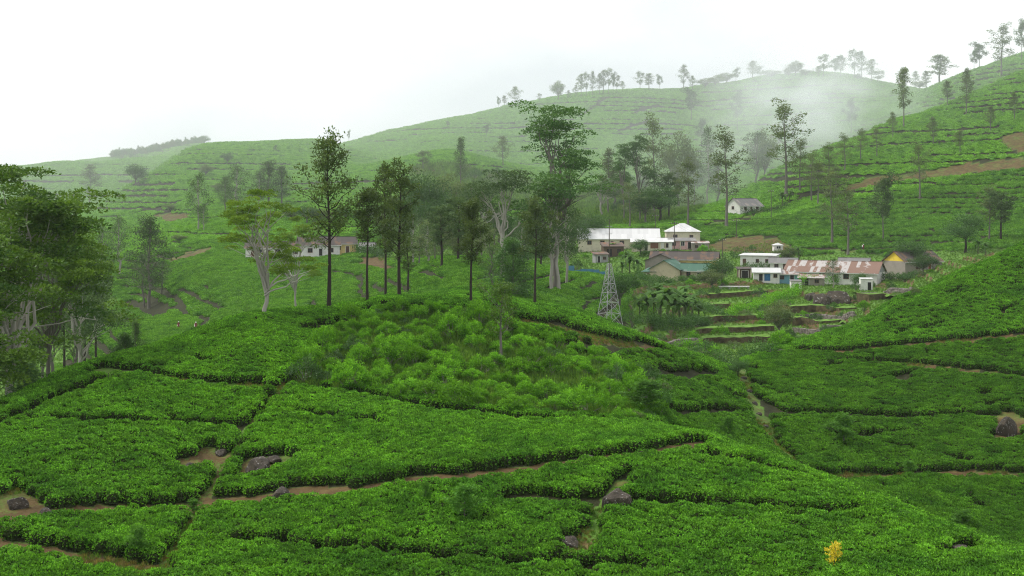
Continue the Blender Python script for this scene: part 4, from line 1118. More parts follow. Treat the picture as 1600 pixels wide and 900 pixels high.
house('shack', 'dark timber shack with rusty roof below the long white roof', 957, 345, 8, 6, 4, 3.0, 'shed', .9, 'brown', 'brown', [door('front', -1.4, 'door_dark', 1.6, 2.2, 'frame_brown'), win('front', 1.5, 1.0, 1.2, 1.2)], cat='shack')
house('shack', 'small grey stone shack with a tin roof by the blue fence', 938, 331, 12, 3.8, 3.2, 2.3, 'shed', .5, 'grey', 'brown', [win('front', .8, .9, .8, .7), door('front', -.9, 'door_dark', .8, 1.8)], cat='shack')
house('gabled_house', 'tan house with green gabled roof above the banana clump', 1045, 292, -22, 7.4, 9.5, 2.7, 'gable_y', 2.1, 'tan', 'green', [win('right', -2.4, .9, 1.0, 1.3), win('right', 1.0, .9, 1.0, 1.3)])
house('gabled_house', 'small wing with green roof and white gable end', 1088, 290, -22, 7.2, 5.2, 2.6, 'gable_x', 1.5, 'tan', 'green', [win('front', -1.4, .8, .9, 1.4), win('right', 0, .9, 1.0, 1.2), door('front', 1.3, 'door_dark')], gable='white')
house('side_porch', 'low lean-to with green roof against the tan gabled house', 1019, 292, -22, 3.0, 6, 2.0, 'shed', .6, 'tan', 'green', [door('front', 0, 'frame_brown', 1.0, 1.7)])
house('barrack_house', 'long yellowish house with dark brown roof behind the green roof', 1070, 308, -14, 17.5, 7, 3.1, 'gable_x', 1.8, 'yellow', 'dark', [win('front', 6), win('front', 3), win('front', 0)], gable='stone')
house('barrack_house', 'grey house with pale edged roof partly behind the green gable', 1034, 304, -14, 8, 6, 3.1, 'gable_y', 1.7, 'stone', 'dark', [])
house('flat_roof_house', 'white house with pink end and flat pale roof beyond the hedges', 1187, 320, -24, 9.5, 6, 2.9, 'shed', .35, 'white', 'white', [win('front', 0, 1.0, .7, .9), win('front', 2.6, 1.0, .7, .9), door('front', -3.6, 'door_brown')])
house('small_house', 'small whitewashed house with blue door below the flat-roofed one', 1197, 294, -10, 6.4, 5, 2.2, 'gable_x', .9, 'white', 'white', [door('front', .2, 'door_blue', 1.5, 1.8), door('front', -1.4, 'door_dark', .9, 1.7), win('front', 2.2, .9, .8, .8)], gable='white')
house('open_shed', 'dark little shed with white posts beside the whitewashed house', 1163, 298, -5, 3.4, 3, 2.3, 'shed', .3, 'brown', 'dark', [door('front', 0, 'door_dark', 1.6, 1.9)], posts=(-1.5, 1.5), cat='shed')
house('tin_roof_row', 'low row house with patched rusty roof and blue wall', 1236, 294, -8, 9.0, 5, 2.1, 'gable_x', .9, 'blue', 'rust', [win('front', -2.5, .8, .9, .8), door('front', 0, 'door_dark'), win('front', 2.6, .8, .9, .8)])
house('tin_roof_row', 'long row house with streaked rusty roof and grey gable end', 1304, 292, -30, 23, 9, 2.6, 'gable_x', 2.5, 'white', 'rust', [win('front', -8), door('front', -5), win('front', -2), door('front', 1, 'door_dark'), win('front', 4), win('front', 8, .9, 1.4, 1.0)], gable='grey')
house('yellow_gable_house', 'house with bright yellow gable and dark roof behind the dense tree', 1426, 296, 26, 12.5, 7.5, 2.8, 'gable_x', 2.4, 'stone', 'dark', [door('front', 2, 'terracotta', 1.0, 2.0), win('front', -2, .9, 1.2, 1.1)], gable='brightyellow')
house('small_house', 'low grey-roofed cottage between the flat-roofed house and the rusty row', 1224, 312, -14, 7, 4.6, 2.3, 'gable_x', 1.1, 'white', 'grey', [win('front', -1.8, .9, .9, .9), door('front', .4), win('front', 2.2, .9, .9, .9)])
house('lean_to', 'rusty lean-to pressed against the long rusty row house', 1268, 284, -20, 6, 3, 1.9, 'shed', .6, 'stone', 'rust', [door('front', -1, 'door_dark'), win('front', 1.4, .8, .9, .8)], .3, 'shed')
house('small_house', 'small tin-roofed house behind the rusty row', 1335, 306, -24, 7.5, 5, 2.6, 'gable_x', 1.5, 'grey', 'grey', [win('front', 0, .9, 1, 1)])
house('shack', 'brown tin shack between the verandah house and the earth bank', 1094, 350, -6, 5, 3.6, 2.2, 'shed', .5, 'stone', 'rust', [door('front', .8, 'door_dark'), win('front', -1.2, .9, .8, .8)], .3, 'shack')
house('kiosk', 'tiny white kiosk with peaked roof above the flat-roofed house', 1215, 342, 0, 2.6, 2.6, 1.9, 'hip', .6, 'white', 'white', [win('front', 0, .8, 1.2, .7, 'frame_white')], .3, 'kiosk')
house('shrine', 'little white roadside shrine with dark opening by the hedge', 1243, 272, -6, 2.4, 2.2, 1.9, 'shed', .15, 'white', 'grey', [door('front', .2, 'door_dark', .9, 1.3)], .15, 'shrine')
house('outhouse', 'white outhouse block with a dark doorway near the rusty roof', 1353, 268, -8, 2.7, 2.2, 2.6, 'shed', .15, 'white', 'white', [door('front', .6, 'door_dark', .8, 1.9)], .1, 'outhouse')
ch = hit(1160, 331, 340)
house('cottage', 'white gabled cottage with grey roof alone on the tea slope', 1163, ch[1], 34, 11.5, 7, 2.4, 'gable_x', 2.5, 'white', 'grey', [win('front', -3, .9, 1.1, 1.0), door('front', 0), win('front', 3, .9, 1.1, 1.0), win('left', 0, 1.0, 1.0, 1.0)])
house('line_house', 'low whitewashed row house with dark roof on the left hill', 430, 331, 6, 16, 6, 2.7, 'gable_x', 1.7, 'white', 'dark', [door('front', -6), win('front', -4), door('front', -1.5), win('front', 1), door('front', 3.5), win('front', 6)], dz=.9)
house('line_house', 'white gabled row house with dark roof on the left hill', 497, 333, 20, 11, 8, 3.1, 'gable_x', 2.2, 'white', 'dark', [win('front', -3), door('front', 0, 'door_dark'), win('front', 3)], gable='white', dz=.9)
house('line_house', 'yellow row house with dark roof at the end of the left hill row', 537, 335, 10, 7, 6, 2.9, 'gable_x', 1.7, 'yellow', 'dark', [win('front', -1.6), door('front', 1)], dz=.9)
house('hut', 'tiny pale hut beyond the yellow row house', 575, 332, 0, 4.5, 3.6, 2.2, 'gable_x', .9, 'white', 'grey', [door('front', .6), win('front', -1.1, .9, .8, .8)], .3, 'hut')

# ------------------------------------------------------------------ lattice tower, poles, fence
def bars_mesh(name, bars, mat, sides=4):
    b = TB(1)
    for p0, p1, r_ in bars: b.tube([p0, p1], [r_, r_], sides)
    return mesh_from(name, np.concatenate(b.V), np.array(b.Fc), mat)
x, y, z = hit(952, 506, 141)
tw = empty('lattice_tower', (x, y, z - .3), .5); tag(tw, 'slender steel lattice tower with a tall mast on the tea slope', 'tower')
H1 = top_z(412, y) - z + .3; H2 = top_z(342, y) - z + .3
B0, B1 = 1.45, .22
def tw_pt(k, t): 
    a = (B0 + (B1 - B0) * t); return np.array([a * (1 if k in (0, 3) else -1), a * (1 if k in (0, 1) else -1), H1 * t])
for k in range(4): new_obj('leg', bars_mesh('leg', [(tw_pt(k, 0), tw_pt(k, 1), .055)], M['metal']), tw)
lev = [0, .2, .38, .54, .68, .8, .9, 1.0]
for s in range(4):
    bars = []
    for a, b2 in zip(lev[:-1], lev[1:]):
        k2 = (s + 1) % 4
        bars += [(tw_pt(s, a), tw_pt(k2, b2), .024), (tw_pt(k2, a), tw_pt(s, b2), .024), (tw_pt(s, b2), tw_pt(k2, b2), .024)]
    new_obj('bracing', bars_mesh('bracing', bars, M['metal']), tw)
new_obj('mast', bars_mesh('mast', [((0, 0, H1 * .8), (0, 0, H2), .07)], M['pole_wood'], 6), tw)
for zz_ in (.93, .86): new_obj('crossarm', bars_mesh('crossarm', [((-.5, 0, H2 * zz_), (.5, 0, H2 * zz_), .04)], M['metal']), tw)
def pole(px, d, top, label, arm=1.1):
    x, y, z = at(px, d); h = top_z(top, y) - z
    e = empty('utility_pole', (x, y, z - .2), random.uniform(-.4, .4)); tag(e, label, 'pole', 'utility poles around the estate')
    b = TB(2); b.tube([(0, 0, 0), (0, 0, h * .5), (0, 0, h + .2)], [.13, .115, .09], 7)
    new_obj('shaft', mesh_from('shaft', np.concatenate(b.V), np.array(b.Fc), M['pole_wood'], True), e)
    boxes('crossarm', [(-arm, arm, -.06, .06, h - .5, h - .36)], M['pole_wood'], e)
    for u in (-arm * .85, 0.25, arm * .85): boxes('insulator', [(u - .05, u + .05, -.05, .05, h - .36, h - .16)], M['frame_white'], e)
    return (x, y, z - .2 + h - .16)
tops = [pole(1054, 346, 346, 'dark pole in front of the verandah house'), pole(1129, 335, 372, 'thin pole standing among the hedges'), pole(1151, 372, 342, 'pole on the tea slope below the cottage'), pole(1087, 312, 400, 'short pole by the dark brown roof'), pole(1205, 400, 296, 'pole on the tea slope beside the cottage'), pole(1024, 372, 334, 'pole behind the long white roof')]
for i, j, lb in [(0, 1, 'pair of wires hung between the verandah pole and the hedge pole'), (1, 2, 'pair of wires hung between the hedge pole and the slope pole'), (0, 5, 'pair of wires hung between the verandah pole and the roof pole')]:
    b = TB(3); a_, c_ = np.array(tops[i]), np.array(tops[j])
    for o_ in (-.6, .6):
        b.tube([a_ * (1 - t_) + c_ * t_ + np.array([o_, 0, -1.2 * 4 * t_ * (1 - t_)]) for t_ in np.linspace(0, 1, 9)], [.018] * 9, 3)
    tag(new_obj('overhead_wire', mesh_from('overhead_wire', np.concatenate(b.V), np.array(b.Fc), M['door_dark'])), lb, 'wire')
a_ = hit(888, 424, 250); c_ = at(946, a_[1] + 2)
fe = empty('tarp_fence', tuple(a_)); tag(fe, 'bright blue tarpaulin fence above the tea slope', 'fence')
nseg = 6; vx = (c_ - a_) / nseg
for k in range(nseg):
    p0, p1 = vx * k, vx * (k + 1)
    bb = boxes('panel', [(0, math.hypot(vx[0], vx[1]) - .06, -.03, .03, .1, 1.55 - .12 * (k % 2))], M['tarp_blue'], fe)
    zg = gz(a_[0] + p0[0] + vx[0] / 2, a_[1] + p0[1] + vx[1] / 2) - a_[2]
    bb.location = (p0[0], p0[1], zg); bb.rotation_euler = (0, 0, math.atan2(vx[1], vx[0]))
    pp_ = boxes('post', [(-.07, .07, .05, .19, -.3, 1.8)], M['pole_wood'], fe); pp_.location = (p0[0], p0[1], zg)

# ------------------------------------------------------------------ stones, terrace walls
def rock_mesh(seed, n=3):
    import bmesh
    bm = bmesh.new(); bmesh.ops.create_icosphere(bm, subdivisions=n, radius=1)
    r = np.random.default_rng(seed); pl = [(unit(r.normal(size=3)), r.uniform(.55, .9)) for _ in range(12)]
    for v in bm.verts:
        p = np.array(v.co)
        for nn, o_ in pl:
            dd = p @ nn - o_
            if dd > 0: p = p - nn * dd * .92
        p = p * (1 + .30 * float(fbm(np.array([p[0] * 2.3 + seed]), np.array([p[1] * 2.3 + p[2] * 1.7]), seed, 3)[0]))
        v.co = p
    me = bpy.data.meshes.new('rock'); bm.to_mesh(me); bm.free()
    return me
m, t, b = mat_new('lichen_rock')
n1 = noise(t, 1.6, 6); n2 = noise(t, 7, 4)
t.links.new(mixrgb(t, ramp(t, n2, [(.60, (0, 0, 0)), (.70, (1, 1, 1))]), ramp(t, n1, [(.3, (.018, .014, .009)), (.7, (.066, .051, .034))]), (.30, .29, .27)), b.inputs['Base Color'])
b.inputs['Roughness'].default_value = .9; bump(t, b, n2, .8, .05); M['rock'] = m
RK = [rock_mesh(801 + k) for k in range(5)]
for q in RK: q.materials.append(M['rock'])
def rock(px, py, wpx, hpx, label, dmin=45, k=0, group=None, name='boulder'):
    x, y, z = hit(px, py, dmin)
    e = new_obj(name, RK[k % 5]); sx = wpx / F * y / 1.9; sz = hpx / F * y / 1.6
    e.location = (x, y, z + sz * .28); e.scale = (sx, sx * .85, sz); e.rotation_euler = (random.uniform(-.2, .2), random.uniform(-.2, .2), random.uniform(0, 6))
    tag(e, label, 'rock', group)
random.seed(31)
for i, (px, py, a, b_, lb) in enumerate([
 (405,742,50,42,'large dark lichen-spotted boulder beside the steep track'),
 (345,710,24,12,'flat whitish rock slab in the bare patch by the track'),
 (296,738,26,18,'brown rock at the lower corner of the bare patch by the track'),
 (322,730,22,14,'low pale rock in the middle of the bare patch by the track'),
 (438,780,34,26,'grey boulder standing at the edge of the main footpath'),
 (965,798,50,52,'tall wedge-shaped boulder among the tea beside a narrow gap'),
 (890,850,44,16,'low flat brown rock below the wedge-shaped boulder'),
 (70,815,32,26,'rounded boulder on the main footpath by the tea edge'),
 (28,792,34,24,'mossy boulder half hidden in tea near the rounded boulder'),
 (1575,680,36,40,'big rounded boulder on the slope across the ravine'),
 (1500,864,40,20,'grey rock on the spur edge among the tea'),
 (1478,858,24,14,'smaller grey rock touching the one on the spur edge'),
 (586,717,20,14,'small rock poking out of the tea above the main path'),
 (536,669,24,16,'pale rock in the tea just below the thicket'),
 (511,664,18,12,'smaller pale rock in the tea just below the thicket'),
 (920,722,28,16,'brown rock beside the main path under overhanging tea'),
 (1100,690,24,10,'low pale rock at the end of the main path'),
 (1004,715,20,12,'rock at the bend of the main path'),
 (510,532,18,20,'dark rock by the red earth scar near the crest'),
 (430,722,30,14,'grassy flat rock right of the dark lichen-spotted boulder')]):
    rock(px, py, a, b_, lb, k=i)
rock(1284, 476, 44, 28, 'wide block of the grey rock ledge below the rusty roof', 200, 1, name='rock_ledge')
rock(1312, 474, 44, 30, 'squarish block of the grey rock ledge below the rusty roof', 200, 3, name='rock_ledge')
rock(1268, 470, 24, 20, 'small end block of the grey rock ledge below the rusty roof', 200, 0, name='rock_ledge')
rock(1222, 552, 30, 8, 'pale flat stone beside the drain top', 120, 2)
for i, (px, py) in enumerate([(1162,592),(1170,612),(1180,632),(1186,648),(1196,668),(1205,690),(1218,708),(1230,722)]):
    rock(px, py, 11, 6, 'brown stone lying in the ravine track', 84, i, 'stones of the ravine track', 'stone')
def stone_wall(pp, h, label, dmin, wd=.6):
    """dry stone wall: courses of single stones along a line on the ground"""
    P0 = [hit(a, b_, dmin) for a, b_ in pp]
    e = empty('stone_wall', tuple(P0[0])); tag(e, label, 'wall', kind='thing')
    o0 = P0[0]; V, Fq = [], []; r = random.Random(int(pp[0][0]))
    for p, q in zip(P0[:-1], P0[1:]):
        Ls = float(np.hypot(q[0] - p[0], q[1] - p[1])); n = max(2, int(Ls / .55)); ang = math.atan2(q[1] - p[1], q[0] - p[0])
        nz = max(2, int(h / .32))
        for j in range(nz):
            for k in range(n):
                tt = (k + .5 + .25 * (j % 2)) / n; c = p * (1 - tt) + q * tt
                zg = gz(c[0], c[1]); lx = .30 * r.uniform(.8, 1.15); ly = wd / 2 * r.uniform(.8, 1.1); lz = .19 * r.uniform(.8, 1.1)
                cz = zg - o0[2] + (j + .3) * h / nz
                for sx in (-1, 1):
                    for sy in (-1, 1):
                        for sz in (-1, 1):
                            f = r.uniform(.8, 1.05)
                            X_, Y_ = sx * lx * f, sy * ly * f
                            V.append((c[0] - o0[0] + X_ * math.cos(ang) - Y_ * math.sin(ang), c[1] - o0[1] + X_ * math.sin(ang) + Y_ * math.cos(ang), cz + sz * lz * f))
                o = len(V) - 8
                Fq += [tuple(o + i for i in f) for f in [(0, 1, 3, 2), (4, 6, 7, 5), (0, 4, 5, 1), (2, 3, 7, 6), (0, 2, 6, 4), (1, 5, 7, 3)]]
    tag(new_obj('stones', mesh_from('stones', V, Fq, M['stone']), e), kind='stuff')
stone_wall([(1240,503),(1285,499),(1335,496)], 1.1, 'dry stone wall under the rock ledge', 150)
stone_wall([(1240,520),(1290,516),(1325,512)], 1.0, 'lower dry stone wall beneath the one under the rock ledge', 150)
stone_wall([(1340,466),(1385,462),(1425,456)], 1.2, 'dry stone wall at the foot of the yellow-gabled house garden', 170)
stone_wall([(1130,517),(1165,515),(1200,513)], .8, 'low stone wall of the garden terrace by the grey tree', 150)
stone_wall([(1120,534),(1160,532),(1200,531)], .7, 'low stone wall of the bottom garden terrace', 145)
stone_wall([(1025,541),(1060,541),(1090,539)], 1.2, 'stone retaining wall below the banana clump', 145)

# garden terraces: level grassy steps with a bare earth face
M['turf'] = plain('garden_turf', (.10, .19, .03), .9, .5, .8, .1, .1)
M['earth_face'] = plain('earth_face', (.085, .070, .036), .95, .55, 1.2, .1, .15)
def terrace(pp, h, depth, dmin):
    P0 = []
    for (a, b_), (c, e_) in zip(pp[:-1], pp[1:]):
        n = max(2, int(abs(c - a) / 7))
        for k in range(n): P0.append(hit(a + (c - a) * k / n, b_ + (e_ - b_) * k / n, dmin))
    P0.append(hit(pp[-1][0], pp[-1][1], dmin))
    ys = np.array([q[1] for q in P0]); md = np.median(ys)
    P0 = [np.array([(800 and q[0]), min(max(q[1], md - 6), md + 6), 0]) for q in P0]
    zt = float(np.mean([gz(q[0], q[1]) for q in P0])) + h
    V, Fq, MI = [], [], []; r = random.Random(int(pp[0][0] + pp[0][1]))
    for q in P0:
        j = r.uniform(-.25, .25)
        V += [(q[0], q[1] + j - .25, zt - h - 1.0), (q[0], q[1] + j, zt + r.uniform(-.08, .08)), (q[0], q[1] + depth * .5, zt + .05 + r.uniform(-.05, .05)), (q[0], q[1] + depth, zt - .5)]
    n = len(P0)
    for i in range(n - 1):
        for k in range(3):
            Fq.append((4 * i + k, 4 * i + 4 + k, 4 * i + 5 + k, 4 * i + 1 + k)); MI.append(0 if k == 0 else 1)
    me = mesh_from('terrace', V, Fq, None); me.materials.append(M['earth_face']); me.materials.append(M['turf'])
    me.polygons.foreach_set('material_index', np.array(MI, dtype=np.int32))
    tag(new_obj('terrace', me), kind='structure')
for pp, h, dp in [([(1085,505),(1140,502),(1205,498)], .9, 6), ([(1090,522),(1150,520),(1210,517)], .9, 6), ([(1075,538),(1140,537),(1205,535)], .8, 5), ([(1235,490),(1290,487),(1340,483)], 1.0, 6), ([(1060,487),(1100,484),(1140,480)], .9, 7), ([(1235,508),(1290,506),(1330,503)], .8, 5), ([(1335,472),(1380,468),(1425,462)], 1.0, 6), ([(1110,468),(1160,462),(1200,458)], .9, 8)]:
    terrace(pp, h, dp, 145)
x, y, z = hit(1147, 452, 200)
e = empty('parapet', (x, y, z - .2), -.05); tag(e, 'low pale slab wall below the whitewashed house', 'wall', kind='thing')
boxes('slab', [(-3.6, 3.6, -.6, .6, .75, .95)], W_['white'], e)
for u in (-3.2, -1.1, 1.1, 3.2): boxes('pier', [(u - .2, u + .2, -.4, .4, 0, .748)], W_['grey'], e)

# ------------------------------------------------------------------ hedges, bananas, village shrubs
def hedge(pp, w, h, label, dmin, leaf='leaf_broad', ls=.30, dens=26, name='hedge'):
    P0 = [hit(a, b_, dmin) for a, b_ in pp]
    o0 = P0[0]; e = empty(name, tuple(o0)); tag(e, label, 'hedge')
    b = TB(int(pp[0][0] * 3 + pp[0][1])); r = b.r
    for p, q in zip(P0[:-1], P0[1:]):
        Ls = float(np.linalg.norm(q[:2] - p[:2])); n = max(2, int(Ls / (w * .45)))
        for k in range(n):
            t = (k + r.uniform(0, 1)) / n; c = p * (1 - t) + q * t; c[2] = gz(c[0], c[1])
            b.limb(c - o0, c - o0 + np.array([r.normal(0, .1), r.normal(0, .1), h * .6]), .04, .02, 0, .1, 2, 4)
            for _ in range(2):
                o_ = np.array([r.normal(0, w * .2), r.normal(0, w * .2), h * r.uniform(.3, .8)])
                b.puff(c - o0 + o_, (w * .42, w * .42, h * .38), int(dens * 1.6), ls, .4, .6)
    tr, cr = b.meshes('hedge', M['bark_grey'], M[leaf])
    new_obj('stems', tr, e); new_obj('foliage', cr, e)
hedge([(1065,562),(1110,566),(1160,564),(1208,556)], 2.2, 2.0, 'dark clipped hedge along the head of the ravine', 140, 'leaf_broad', .25, 60)
hedge([(1003,508),(1040,512),(1075,514),(1108,510)], 2.0, 2.2, 'dense hedge at the foot of the banana clump', 150, 'leaf_broad', .26, 60)
hedge([(1138,500),(1170,488),(1205,474),(1250,455)], 2.6, 2.2, 'rising bright hedge along the lane to the shrine', 170, 'leaf_shrub', .32, 50)
hedge([(1250,447),(1280,446),(1310,445),(1342,442)], 2.2, 2.4, 'bright hedge in front of the rusty row house', 200, 'leaf_shrub', .32, 45)
hedge([(1368,441),(1400,440),(1430,436)], 2.0, 2.0, 'hedge between the outhouse and the yellow-gabled house', 200, 'leaf_broad', .3, 45)
hedge([(1078,404),(1100,405),(1125,405)], 3.0, 2.2, 'row of round clipped bushes above the brown-roofed house', 300, 'leaf_broad', .35, 40)
hedge([(1152,335),(1185,334),(1212,332),(1228,326)], 3.0, 2.4, 'dark hedge in front of the white gabled cottage', 340, 'leaf_broad', .38, 45)
hedge([(1140,404),(1165,402),(1195,404)], 2.4, 1.8, 'hedge behind the flat-roofed white house', 300, 'leaf_broad', .35, 40)
hedge([(1160,420),(1180,421),(1212,419)], 2.2, 1.9, 'leafy hedge between the flat-roofed house and the whitewashed one', 290, 'leaf_broad', .35, 40)
hedge([(1262,443),(1285,444)], 1.8, 2.6, 'tall bright bushes hiding the rusty lean-to', 240, 'leaf_shrub', .34, 40)
hedge([(560,398),(590,402),(612,404)], 3.5, 3.0, 'bushy hedge at the end of the left hill row', 300, 'leaf_broad', .4, 45)
hedge([(995,432),(1010,440),(1040,446),(1100,440)], 2.0, 1.7, 'hedge under the tan gabled house', 240, 'leaf_broad', .3, 45)
hedge([(1060,545),(1095,548),(1120,555)], 1.8, 1.4, 'low bright hedge edging the bottom garden', 142, 'leaf_shrub', .25, 45)
hedge([(1090,482),(1120,492),(1140,505)], 2.4, 1.8, 'hedge beside the garden beds below the tan house', 170, 'leaf_broad', .3, 45)
hedge([(1000,402),(1030,398),(1060,397)], 2.2, 1.5, 'hedge under the verandah house', 310, 'leaf_broad', .35, 40)
M['banana'] = leafmat('banana_leaf', (.035, .10, .018), (.11, .22, .04), .35, .65, 0, .15, .25)
def blade(seed, L=1.0):
    r = np.random.default_rng(seed); V, Fq = [], []; n = 7
    for i in range(n + 1):
        t = i / n; x_ = t * .62 * (1 + .1 * r.normal()); z_ = .75 * t - .95 * t ** 2.3
        w_ = .135 * math.sin(math.pi * min(1, .08 + t * .9)) ** .7
        tw_ = .15 * math.sin(t * 5 + seed)
        V += [(x_, -w_, z_ - .05 + tw_ * w_), (x_, 0, z_), (x_, w_, z_ - .05 - tw_ * w_)]
    for i in range(n):
        o = 3 * i
        Fq += [(o, o + 1, o + 4, o + 3), (o + 1, o + 2, o + 5, o + 4)]
    return mesh_from('leaf', V, Fq, M['banana'], True, np.repeat(r.uniform(.2, .8), len(V))[:, None].repeat(3, 1))
BL = [blade(901 + k) for k in range(5)]
b = TB(910); b.limb((0, 0, 0), (.02, .01, 1), .055, .03, 0, .02, 5, 8); STEM = mesh_from('stem', np.concatenate(b.V), np.array(b.Fc), plain('banana_stem', (.10, .13, .05), .7, .4, 5), True)
def banana(px, base, h, label, group, dmin=140, d=None):
    x, y, z = hit(px, base, dmin) if d is None else at(px, d)
    e = empty('banana_plant', (x, y, z - .1), random.uniform(0, 6)); tag(e, label, 'banana plant', group)
    st = new_obj('stem', STEM, e); st.scale = (h * .75, h * .75, h * .58)
    n = random.randint(8, 11)
    for k in range(n):
        lf = new_obj('leaf', BL[random.randrange(5)], e); lf.location = (0, 0, h * (.50 + .012 * k)); s = h * random.uniform(.5, .72)
        lf.scale = (s, s, s * random.uniform(.8, 1.15)); lf.rotation_euler = (0, -(random.uniform(-.35, .35) if k < 5 else random.uniform(.35, 1.0)), k * 2.4 + random.uniform(-.3, .3))
random.seed(41)
for px, bs, h in [(1000,500,4.6),(1012,503,5.4),(1022,498,6.4),(1033,505,6.2),(1042,500,7.2),(1052,505,6.2),(1062,500,7.0),(1072,506,6.0),(1082,503,6.4),(1092,506,4.8),(1030,492,7.0),(1068,494,7.0)]:
    banana(px, bs, h, 'tall banana plant in the dense clump below the tan gabled house', 'banana clump below the tan house')
for px, bs, h in [(972,432,5.0),(984,428,6.0),(996,430,5.2),(978,418,5.5)]:
    banana(px, bs, h, 'banana plant between the tower mast and the tan gabled house', 'bananas behind the tower', 230)
for px, bs, h in [(1238,410,5.0),(1248,408,5.5)]:
    banana(px, bs, h, 'banana plant beside the flat-roofed white house', 'bananas by the flat-roofed house', 290)
for px, bs, h in [(1222,322,6.0),(1234,320,6.5)]:
    banana(px, bs, h, 'banana plant beside the white gabled cottage on the slope', 'bananas by the cottage', 350)
for px, bs, h in [(1528,396,4.4),(1540,398,4.0)]:
    banana(px, bs, h, 'banana plant under the dark spreading tree on the right spur', 'bananas on the right spur', 170)
banana(960, 400, 5.0, 'banana plant before the dark timber shack', None, 300)
tree('broadA', 968, 482, 420, 'dark leafy tree with yellow blossom beside the lattice tower', 56, dmin=150)
tree('broadA', 1127, 448, 398, 'round green tree right of the tan gabled house', 48, dmin=230)
tree('broadC', 1112, 452, 420, 'low dull tree right of the green roofed wing', 36, dmin=230)
tree('broadC', 1217, 526, 468, 'grey-green dense tree standing on the garden terraces', 48, dmin=145)
tree('gumB', 1302, 450, 404, 'bright little tree in front of the rusty roof', 28, dmin=220)
tree('broadB', 1153, 590, 560, 'small dark tree at the head of the ravine track', 34, dmin=125)
tree('broadB', 1000, None, 372, 'dark shrub-like tree before the porch house', 30, 340)
tree('broadC', 1228, 412, 385, 'grey shrub-like tree below the kiosk', 36, dmin=300)
tree('broadA', 1345, 450, 425, 'low dark tree beside the outhouse', 30, dmin=220)
random.seed(55); pl_ = []; n_ = 0; tries = 0
vp_ = REG['village'][2]
avoid = [(1008,405,1120,436),(1172,398,1385,442),(905,356,1100,392)]
while n_ < 78 and tries < 5000:
    tries += 1
    px = random.uniform(885, 1480); py = random.uniform(385, 580)
    if not in_poly(np.array([px]), np.array([py]), vp_)[0]: continue
    if any(a < px < c and b_ < py < d_ for a, b_, c, d_ in avoid): continue
    x, y, z = hit(px, py, 141)
    if y > 400: continue
    wd = random.uniform(1.3, 3.4)
    if any((x - a) ** 2 + (y - b_) ** 2 < (.5 * (wd + c)) ** 2 for a, b_, c in pl_): continue
    pl_.append((x, y, wd)); kd = random.choice([0, 1, 2, 3, 3, 3, 4]); n_ += 1
    shrub(x, y, wd, wd * random.uniform(.55, .9), kd, ('bright leafy bush', 'bright leafy bush', 'bright leafy bush', 'dark leafy bush', 'dull olive bush')[kd] + ' on the garden terraces around the houses', ('bright', 'bright', 'bright', 'dark', 'olive')[kd] + ' bushes on the terraces')
# undergrowth of the gullies and hollows
for i in range(95):
    rg = random.choice(['gully', 'woods', 'woods', 'woods2', 'fern', 'gully', 'gully'])
    a, b_, poly = REG[rg]; xs = [p[0] for p in poly]; ys = [p[1] for p in poly]
    px = random.uniform(max(0, min(xs)), max(xs)); py = random.uniform(min(ys), max(ys))
    if not in_poly(np.array([px]), np.array([py]), poly)[0]: continue
    x, y, z = hit(px, py, a)
    if y > b_: continue
    wd = random.uniform(2.5, 5.0) * (1.4 if a > 350 else 1)
    nmr = {'gully': 'of the left gully wood', 'woods': 'in the hollow behind the knoll', 'woods2': 'in the misty valley behind the estate roofs', 'fern': 'on the yellow-green hill'}[rg]
    shrub(x, y, wd, wd * random.uniform(.6, .9), random.choice([3, 3, 4]), 'low undergrowth bush ' + nmr, 'undergrowth ' + nmr)

# ------------------------------------------------------------------ saplings in the tea
def sapling(px, base, top, w_, label):
    tree('sapling', px, base, top, label, w_, name='sapling')
sapling(726, 822, 764, 42, 'bluish sapling with two thin stems in the tea below the main path')
sapling(665, 795, 758, 14, 'thin young sapling in the tea left of the bluish one')
sapling(216, 872, 828, 30, 'pale leafy sapling in the tea wedge between two footpaths')
sapling(82+220, 804, 782, 22, 'tiny sapling at the crossing of the track and main path')
sapling(1318, 700, 652, 40, 'leafy sapling on the slope across the ravine')
sapling(1138, 690, 655, 22, 'pale sapling beside the ravine on the shaded flank')
sapling(1420, 745, 722, 18, 'small sapling above the path across the ravine')
sapling(1410, 820, 800, 24, 'bluish small sapling low on the slope across the ravine')
sapling(1505, 830, 800, 30, 'pale spreading sapling near the spur edge')
sapling(1235, 870, 852, 24, 'low grey-blue sapling in the tea of the spur')
sapling(1010, 655, 600, 54, 'yellowish bushy sapling at the end of the thicket')
yb = TB(950)
for k in range(7):
    a = yb.r.uniform(0, 6.28); c = np.array([.10 * math.cos(a), .10 * math.sin(a), .35 + .09 * k])
    yb.limb((0, 0, 0), c, .014, .006, .02, .06, 3, 5)
    yb.puff(c, (.16, .16, .07), 40, .10, .4, .4, .1)
ytr, ycr = yb.meshes('yellow', M['bark_grey'], M['leaf_yellow'])
x, y, z = hit(1301, 897, 45); hh_ = top_z(843, y) - z
e = empty('yellow_shrub', (x, y, z - .1), 0, (hh_ * .95, hh_ * .95, hh_)); tag(e, 'yellow-leaved shrub sticking out of the tea on the spur', 'shrub')
new_obj('stems', ytr, e); new_obj('foliage', ycr, e)

